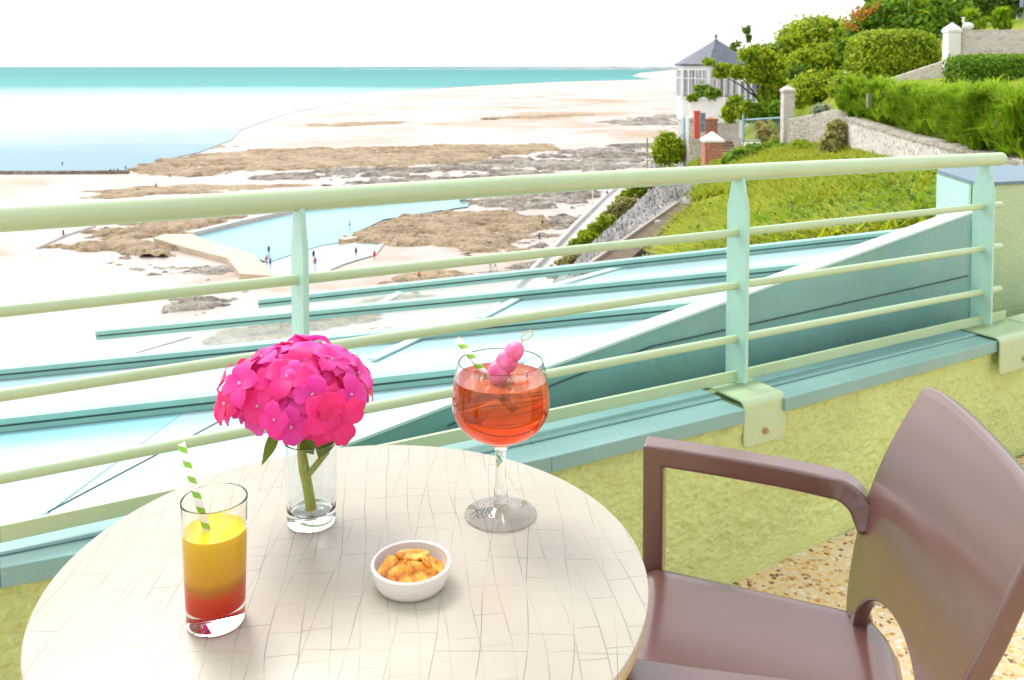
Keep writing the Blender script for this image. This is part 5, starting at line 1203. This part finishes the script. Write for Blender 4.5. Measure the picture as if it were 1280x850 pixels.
# upper walls
q = MB(); a, b = D(1199,38,36), D(1400,36,33); q.bar(a-up*.75, b-up*.75, Vector((.1,.6,0)), up*1.5); tag(q.build('stone_wall', M['stonepale']), 'pale stone wall at the top right with the grass clump on it', 'wall')
pillar('wall_pillar', 1185, 1201, 40, 82, 35.6, M['white'], 'white pillar with domed top at the end of the upper stone wall', .30)
q = MB(); P = [D(1098,103,38), D(1190,73,36), D(1206,73,35.7), D(1206,112,35.7), D(1098,112,38)]; t_ = Vector((.15,.5,0)); n5 = 5
q.add(P+[p+t_ for p in P], [tuple(range(n5)), tuple(range(n5,2*n5))[::-1]]+[(i,(i+1)%n5,(i+1)%n5+n5,i+n5) for i in range(n5)]); tag(q.build('sloping_wall', M['stonepale']), 'whitish stone wall sloping down below the tall clipped hedge', 'wall')
q = MB(); P = [D(1030,104,46), D(1076,80,44), D(1080,84,44), D(1080,104,44), D(1034,116,46)]; q.add(P+[p+t_ for p in P], [tuple(range(n5)), tuple(range(n5,2*n5))[::-1]]+[(i,(i+1)%n5,(i+1)%n5+n5,i+n5) for i in range(n5)]); tag(q.build('sloping_wall', M['white']), 'short white wall sloping up between the trees and the hedge', 'wall')
plume('ornamental_grass', 'bright green grass clump on top of the upper stone wall', 1216, 1272, 40, 40, 35.2, 34.6, 1.15, 130, 'leaf_feather', 9, 'grass', depth=.5, lean=.5, width=.03)
# bird-like white ornament on the wall
on = thing('garden_ornament', 'small white ornament sitting on the upper stone wall', 'ornament', D(1209,39,35)); bm = bmesh.new(); bmesh.ops.create_uvsphere(bm, u_segments=16, v_segments=10, radius=1); c = D(1210,33,35)
bm.transform(Matrix.Translation(c) @ Matrix.Diagonal((.22,.15,.16,1))); me = bpy.data.meshes.new('body'); bm.to_mesh(me); bm.free(); link('body', me, M['white'], on, True)
q = MB(); q.tube([c+Vector((-.12,0,.05)), c+Vector((-.2,0,.22)), c+Vector((-.17,0,.33)), c+Vector((-.26,0,.34))], [.07,.05,.055,.02], 8); q.build('neck', M['white'], on, smooth=True)
# house corner at the far right
hs = thing('white_house', 'white house corner with dark shutters at the top right', 'house', D(1290,40,60)); q = MB(); c = D(1300,8,60); q.box((c.x,c.y,c.z), (px(46,60),4,px(60,60))); q.build('wall', M['white'], hs)
q = MB(); c2 = D(1277,0,57.9); q.box(c2, (.22,.06,.9)); q.build('window', M['greyblue'], hs); q = MB(); c2 = D(1282.5,0,57.9); q.box(c2, (.2,.06,.9)); q.build('window', M['greyblue'], hs)
# trees
plant('leafy_tree', 'rounded bright green tree standing right of the pavilion', 'tree', [E3(1012,52,64,36,22), E3(990,66,62,18,20), E3(1046,50,63,26,24), E3(1030,78,60,34,20), E3(1004,85,59,20,16), E3(1052,80,60,18,22), E3(1020,36,65,24,12)], 16000, .22, 'leaf_yel', D(1015,118,62), .22, spread=.26)
plant('leafy_tree', 'wide dark green tree with red blossom behind the hedge', 'tree', [E3(1090,38,56,28,26), E3(1130,18,55,44,18), E3(1175,14,55,34,18), E3(1108,28,57,30,20), E3(1150,36,54,40,20), E3(1070,62,57,20,24), E3(1195,25,54,24,22)], 18000, .24, 'leaf_mid', D(1110,90,56), .25, spread=.26, extra=(([E3(1078,16,54,14,6), E3(1066,30,54,9,10), E3(1098,9,54,10,4)], 200, .16, 1.3, 8, .4, .4), 'leaf_red'))
plant('leafy_tree', 'dark green tree at the top right beside the white house', 'tree', [E3(1220,6,60,34,14), E3(1250,0,60,26,18), E3(1200,-14,60,40,16), E3(1240,18,60,28,14)], 9000, .22, 'leaf_dark', D(1225,55,60), .22)
plant('slim_tree', 'dark conifer tip rising above the trees at the top', 'tree', [E3(1095,-6,72,14,8), E3(1100,2,72,20,6)], 2200, .22, 'leaf_dark', D(1098,60,72), .15)
plant('feathery_tree', 'loose feathery tree leaning in front of the pavilion roof', 'tree', [E3(950,72,52,18,12), E3(964,86,52,17,16), E3(944,92,52,15,10), E3(968,108,52,14,16), E3(958,118,52,10,8), E3(920,90,51,12,6), E3(900,92,50,10,4), E3(905,84,50,12,4), E3(886,77,50,9,4), E3(934,68,52,10,7)], 6200, .14, 'leaf_yel', D(958,150,53), .12, 2.2, 10, .35, .3)
plant('feathery_tree', 'thin dark branches reaching above the pavilion roof', 'tree', [E3(933,38,53,4,7), E3(936,46,53,3,5), E3(945,58,53,5,5), E3(962,62,53,10,5), E3(922,58,53,6,5)], 420, .16, 'leaf_dark', D(955,118,54), .06, 2.0, 8, .5, .2)
plant('dark_shrub', 'dark green shrub in the shade behind the stone pillar', 'shrub', [E3(972,105,57,14,16), E3(968,128,54,16,14), E3(1000,100,58,20,14)], 4500, .17, 'leaf_dark', D(975,148,54))
for name, label, ells, n_, sz, m, base in (
 ('round_bush', 'round yellow green bush at the cliff edge below the pavilion', [E3(836,186,56,19,19), E3(828,194,56,12,12), E3(846,192,56,9,15), E3(834,176,56,12,9)], 5200, .13, 'leaf_yel', D(835,208,56)),
 ('garden_bush', 'bright green bush on the left above the light blue railing', [E3(920,134,51,14,14), E3(935,140,50,14,12), E3(912,142,51,9,10)], 3200, .14, 'leaf_yel', D(922,155,50.5)),
 ('garden_bush', 'mid green bush on the right behind the light blue railing', [E3(955,138,50,18,9), E3(972,140,49,10,11)], 2800, .14, 'leaf_mid', D(958,152,50)),
 ('flowering_shrub', 'yellow green shrub with orange tints right of the stone pillar', [E3(1015,112,44,24,18), E3(1040,105,43,22,16), E3(1000,122,43,12,12), E3(1058,112,41,20,18)], 6000, .13, 'leaf_yel', D(1020,140,42)),
 ('silver_plant', 'small silvery grey plant on the rubble wall', [E3(1026,137,37,10,7)], 600, .12, 'leaf_grey', D(1026,145,37)),
 ('straw_shrub', 'pale straw coloured shrub against the rubble wall corner', [E3(1046,168,32,12,18), E3(1040,182,32,14,10)], 1900, .11, 'leaf_straw', D(1044,192,32)),
 ('yellow_shrub', 'pale yellow flowering shrub behind the light blue railing', [E3(960,168,43,12,11), E3(950,160,44,8,8), E3(970,174,42,8,8)], 1800, .11, 'leaf_straw', D(960,182,43)),
 ('creeping_shrub', 'spreading bright green shrub at the top of the grass slope', [E3(955,192,40,34,11), E3(930,200,40,30,8), E3(985,190,39,20,8), E3(970,184,41,14,8)], 6500, .12, 'leaf_mid', D(955,204,40)),
 ('creeping_shrub', 'green shrub in front of the rubble stone wall', [E3(1010,190,36,18,9), E3(1035,196,35,26,8), E3(1000,184,37,10,10)], 4500, .11, 'leaf_yel', D(1015,202,36)),
 ('planter_plant', 'spiky plant on the white wall in front of the pavilion', [E3(878,114,54.5,10,8), E3(892,118,54,10,6), E3(870,120,55,6,5)], 1100, .15, 'leaf_mid', D(880,124,54.8)),
 ('hanging_plant', 'small round plant hanging at the pavilion corner', [E3(865,122,55,6,4)], 300, .14, 'leaf_yel', D(865,126,55))):
    plant(name, label, 'shrub' if 'plant' not in name else 'plant', ells, n_, sz, m, base)
# tufts and vegetation on the cliff edge
for i, (x, y, Yd, l, m) in enumerate(((790,240,120,'yellow shrub at the upper end of the cliff path','leaf_yel'), (770,262,110,'rusty yellow shrub half way down the cliff path','leaf_straw'), (745,285,100,'yellow green shrub along the middle of the cliff path','leaf_yel'), (722,306,95,'green shrub above the promenade wall','leaf_yel'), (705,330,85,'golden shrub at the lower end of the cliff path','leaf_straw'))):
    Yd *= .88; k = Yd/100; plant('cliff_shrub', l, 'shrub', [E3(x+4,y,Yd,16,8,6), E3(x-9,y+10,Yd,14,8,6), E3(x+14,y-9,Yd,12,7,6)], 2200, .26*k, m, D(x,y+12,Yd), group='shrubs along the cliff path')
for i, (x, y, Yd, l) in enumerate(((985,268,18.5,'pale flowering clump left on the grass slope'), (1095,262,15.6,'white flowering clump right on the grass slope'), (910,290,20,'whitish clump at the left edge of the grass slope'))):
    plant('flower_clump', l, 'plant', [E3(x,y,Yd,12,9)], 420, .08, 'leaf_grey', D(x,y+8,Yd), group='pale clumps on the slope')

#==================================================================== PEOPLE, BOATS
def figure(pose):
    J = {'pelvis':(0,0,.95),'chest':(0,-.02,1.28),'neck':(0,-.02,1.48),'head':(0,-.03,1.60),'crown':(0,-.02,1.72)}
    E_ = [('pelvis','chest'),('chest','neck'),('neck','head'),('head','crown')]; rad = {'pelvis':.13,'chest':.145,'neck':.06,'head':.095,'crown':.07}
    for s, n_ in ((1,'l'),(-1,'r')):
        sw_ = pose*s*.22
        J['sh'+n_]=(s*.19,-.02,1.42); J['el'+n_]=(s*.25,-sw_*.4,1.14); J['wr'+n_]=(s*.25,-sw_*.9-.06,.90); J['hd'+n_]=(s*.25,-sw_*1.0-.09,.80)
        J['hip'+n_]=(s*.10,0,.90); J['kn'+n_]=(s*.11,sw_*.7-.02,.50); J['an'+n_]=(s*.11,sw_*1.5,.09); J['toe'+n_]=(s*.13,sw_*1.5-.17,.04)
        E_ += [('chest','sh'+n_),('sh'+n_,'el'+n_),('el'+n_,'wr'+n_),('wr'+n_,'hd'+n_),('pelvis','hip'+n_),('hip'+n_,'kn'+n_),('kn'+n_,'an'+n_),('an'+n_,'toe'+n_)]
        rad.update({'sh'+n_:.065,'el'+n_:.045,'wr'+n_:.033,'hd'+n_:.038,'hip'+n_:.095,'kn'+n_:.062,'an'+n_:.042,'toe'+n_:.035})
    ks = list(J); me = bpy.data.meshes.new('p'); me.from_pydata([J[k] for k in ks], [(ks.index(a), ks.index(b)) for a, b in E_], []); me.update()
    o = bpy.data.objects.new('p', me); COL.objects.link(o); o.modifiers.new('s', 'SKIN'); 
    for i, k in enumerate(ks): me.skin_vertices[0].data[i].radius = (rad[k], rad[k]*(.75 if k in ('chest','pelvis') else 1)); 
    me.skin_vertices[0].data[0].use_root = True
    o.modifiers.new('u', 'SUBSURF').levels = 1
    dg = bpy.context.evaluated_depsgraph_get(); m2 = bpy.data.meshes.new_from_object(o.evaluated_get(dg)); bpy.data.objects.remove(o); m2.name = 'person'
    m2.polygons.foreach_set('use_smooth', [True]*len(m2.polygons)); return m2
M['skin'] = paint('skin', (0.50,0.30,0.20), .6, .05, 5, 0); M['hair'] = paint('hair', (0.05,0.03,0.02), .7, .1, 5, 0)
clothc = {'red':(0.6,0.03,0.04),'blue':(0.06,0.10,0.35),'white':(0.75,0.75,0.75),'black':(0.02,0.02,0.025),'dark blue':(0.03,0.05,0.14),'pink':(0.75,0.2,0.3),'pale blue':(0.35,0.5,0.75),'orange':(0.75,0.25,0.05)}
for c_, v_ in clothc.items(): M['cloth '+c_] = paint('cloth_'+c_.replace(' ','_'), v_, .8, .08, 5, 0)
PMESH = [figure(.2), figure(1.0)]
def ebox(c, r, seg=16):
    bm = bmesh.new(); bmesh.ops.create_uvsphere(bm, u_segments=seg, v_segments=10, radius=1); bm.transform(Matrix.Translation(c) @ Matrix.Diagonal((*r,1))); me = bpy.data.meshes.new('c'); bm.to_mesh(me); bm.free(); return me
def person(x, y, top, short, label, rz, pose=0, z=BZ+.05, sc=1.0):
    p = H(x, y, z); o = bpy.data.objects.new('person', PMESH[pose]); COL.objects.link(o); o.location = p; o.rotation_euler = (0,0,rz); o.scale = (sc,)*3
    if not PMESH[pose].materials: PMESH[pose].materials.append(M['skin'])
    tag(o, label, 'person', 'people on the beach')
    q = MB(); q.lathe([(.155,.86),(.185,1.0),(.19,1.2),(.215,1.36),(.20,1.45),(.085,1.50)], (0,-.015,0), 16); 
    for me, m, nm in ((ebox(Vector((0,0,1.655)), (.115,.12,.105)), M['hair'], 'hair'),):
        c = bpy.data.objects.new(nm, me); COL.objects.link(c); me.materials.append(m); c.parent = o
    def cl(nm, q, m):
        me = bpy.data.meshes.new(nm); me.from_pydata(q.v, [], q.f); me.update(); me.materials.append(m); me.polygons.foreach_set('use_smooth', [True]*len(me.polygons)); c = bpy.data.objects.new(nm, me); COL.objects.link(c); c.parent = o
    cl('shirt', q, M['cloth '+top])
    q = MB(); q.lathe([(.17,.72),(.19,.86),(.175,1.0)], (0,-.01,0), 16)
    for s in (1,-1): q.tube([(s*.10,0,.90),(s*.11,0.02*s*pose,.58)], [.115,.10], 10)
    cl('shorts', q, M['cloth '+short]); return o
ppl = [(138,217,'black','black','person in black standing at the end of the breakwater',.4,0),(142.5,217,'dark blue','black','person in dark blue beside the one at the breakwater end',2.0,1),(147,216.5,'black','blue','person in dark clothes just right of the pair at the breakwater',1.0,0),
 (78,208,'dark blue','black','lone person wading in the pale blue shallows',.2,1),(157,213,'red','black','person standing at the dark tip of the far reef',.8,0),(195,236,'black','black','person in black walking on the sand above the handrail',1.5,1),(172,239,'white','blue','person in white on the sand above the handrail',.3,0),
 (79,297,'black','black','person in black walking alone by the short groyne',2.2,1),(336,318,'dark blue','black','person in dark blue standing in the sea pool',.4,0),(333,331,'red','pink','person in red at the edge of the pool platform',1.0,1),(338,334,'blue','blue','person in blue next to the one in red at the platform',2.4,0),
 (394,333,'red','dark blue','person in red wading right of the railing post',.6,1),(392,324,'black','black','person in black wading behind the one in red',.1,0),(445,320,'dark blue','black','person in dark blue in the shallow pool',.7,0),(468,324,'red','red','person all in red on the wet sand',.5,0),(437,285,'white','dark blue','person in white at the rocky edge of the pool',1.2,0),
 (678,284,'black','black','person in black among the grey rocks below the cliff',.4,1),(683,283,'pink','white','person in pink beside the one in black among the rocks',1.4,0),(674,301,'dark blue','black','person sitting low on the rocks near the sea wall',.9,0),
 (613,338,'pale blue','white','person in pale blue on the sand below the promenade',.2,0),(619,337,'white','pale blue','person in white beside the one in pale blue',1.9,1),(524,350,'orange','black','person in orange by the small tan rocks',.3,0)]
for x, y, tp_, sh, l, rz, ps in ppl: person(x, y, tp_, sh, l, rz, ps)
person(759, 246, 'black', 'black', 'person in black walking along the promenade', .3, 1, BZ+1.61)
M['sail'] = paint('white_sailcloth', (0.8,0.8,0.8), .7, .03, 1, 0)
def boat(x, y, L, label):
    b = H(x, y, BZ+.3); t = thing('sailing_boat', label, 'boat', b, 'sailing boats on the bay'); q = MB(); secs = []
    for f, w, d in ((-.5,.09,.05),(-.3,.15,.08),(0,.17,.1),(.3,.11,.1),(.5,.005,.12)): secs.append([b+Vector((f*L,-w*L,d*L)), b+Vector((f*L,0,-.01*L)), b+Vector((f*L,w*L,d*L))])
    vs = [v for s_ in secs for v in s_]; fs = []
    for i in range(4):
        for k in range(3): fs.append((i*3+k, i*3+(k+1)%3, i*3+3+(k+1)%3, i*3+3+k))
    fs += [(0,1,2),(12,13,14)]; q.add(vs, fs); q.build('hull', M['whitepaint'], t)
    q = MB(); q.tube([b, b+up*L*1.4], L*.012, 6); q.build('mast', M['wood'], t)
    q = MB(); q.hexa([b+Vector((-.42*L,-.05*L,.2*L)), b+Vector((0,-.01*L,.2*L)), b+Vector((0,.01*L,.2*L)), b+Vector((-.42*L,-.03*L,.2*L)), b+Vector((-.02*L,-.01*L,1.35*L)), b+Vector((0,-.01*L,1.35*L)), b+Vector((0,.005*L,1.35*L)), b+Vector((-.02*L,.005*L,1.35*L))]); q.build('sail', M['sail'], t)
boat(244, 104.5, 6, 'small white sailing boat on the turquoise water'); boat(293, 87, 40, 'tiny white sail far out on the horizon')

#==================================================================== LIGHT
SUN_EL, SUN_AZ = R(52), R(-38)        # azimuth from +Y toward +X ; negative = left
w = bpy.data.worlds.new('World'); S.world = w; w.use_nodes = True; nt = w.node_tree; nt.nodes.clear()
sky = N(nt, 'ShaderNodeTexSky', sky_type='NISHITA'); sky.sun_disc = False; sky.sun_elevation = SUN_EL; sky.sun_rotation = SUN_AZ; sky.air_density = 1.0; sky.dust_density = 4.0; sky.ozone_density = 1.0
bg = N(nt, 'ShaderNodeBackground'); bg.inputs[1].default_value = 0.15; o_ = N(nt, 'ShaderNodeOutputWorld')
# thin bright overcast: cloud veil whitens the blue
tcw = N(nt, 'ShaderNodeTexCoord'); cn = noise(nt, tcw.outputs['Generated'], 2.2, 6, .6, .3)
bwn = N(nt, 'ShaderNodeRGBToBW'); nt.links.new(sky.outputs[0], bwn.inputs[0])
veil = mixc(nt, 1.0, (1,1,1), (1,1,1)); mul = N(nt, 'ShaderNodeMix', data_type='RGBA', blend_type='MIX')
cloud = N(nt, 'ShaderNodeCombineColor')
lum = math_(nt, 'ADD', math_(nt, 'MULTIPLY', bwn.outputs[0], .55), 5.5)
for i, k in enumerate((1.0, 1.0, 1.02)): nt.links.new(math_(nt, 'MULTIPLY', lum, k), cloud.inputs[i])
cf = ramp(nt, cn, [(0.3,(0.72,)*3),(0.6,(0.95,)*3)])
nt.links.new(mixc(nt, cf, sky.outputs[0], cloud.outputs[0]), bg.inputs[0]); nt.links.new(bg.outputs[0], o_.inputs[0])
sl = bpy.data.lights.new('sun', 'SUN'); sl.energy = 1.2; sl.angle = R(24); sl.color = (1, .96, .9); so_ = bpy.data.objects.new('sun', sl); COL.objects.link(so_)
dv = Vector((math.sin(SUN_AZ)*math.cos(SUN_EL), math.cos(SUN_AZ)*math.cos(SUN_EL), math.sin(SUN_EL))); so_.rotation_euler = dv.to_track_quat('Z', 'Y').to_euler(); so_.location = dv*50
S.view_settings.view_transform = 'Standard'; S.view_settings.look = 'None'; S.view_settings.exposure = 0.62; S.view_settings.gamma = 1
S.cycles.use_denoising = True; S.cycles.max_bounces = 14; S.cycles.transmission_bounces = 14; S.cycles.transparent_max_bounces = 12; S.cycles.sample_clamp_indirect = 6
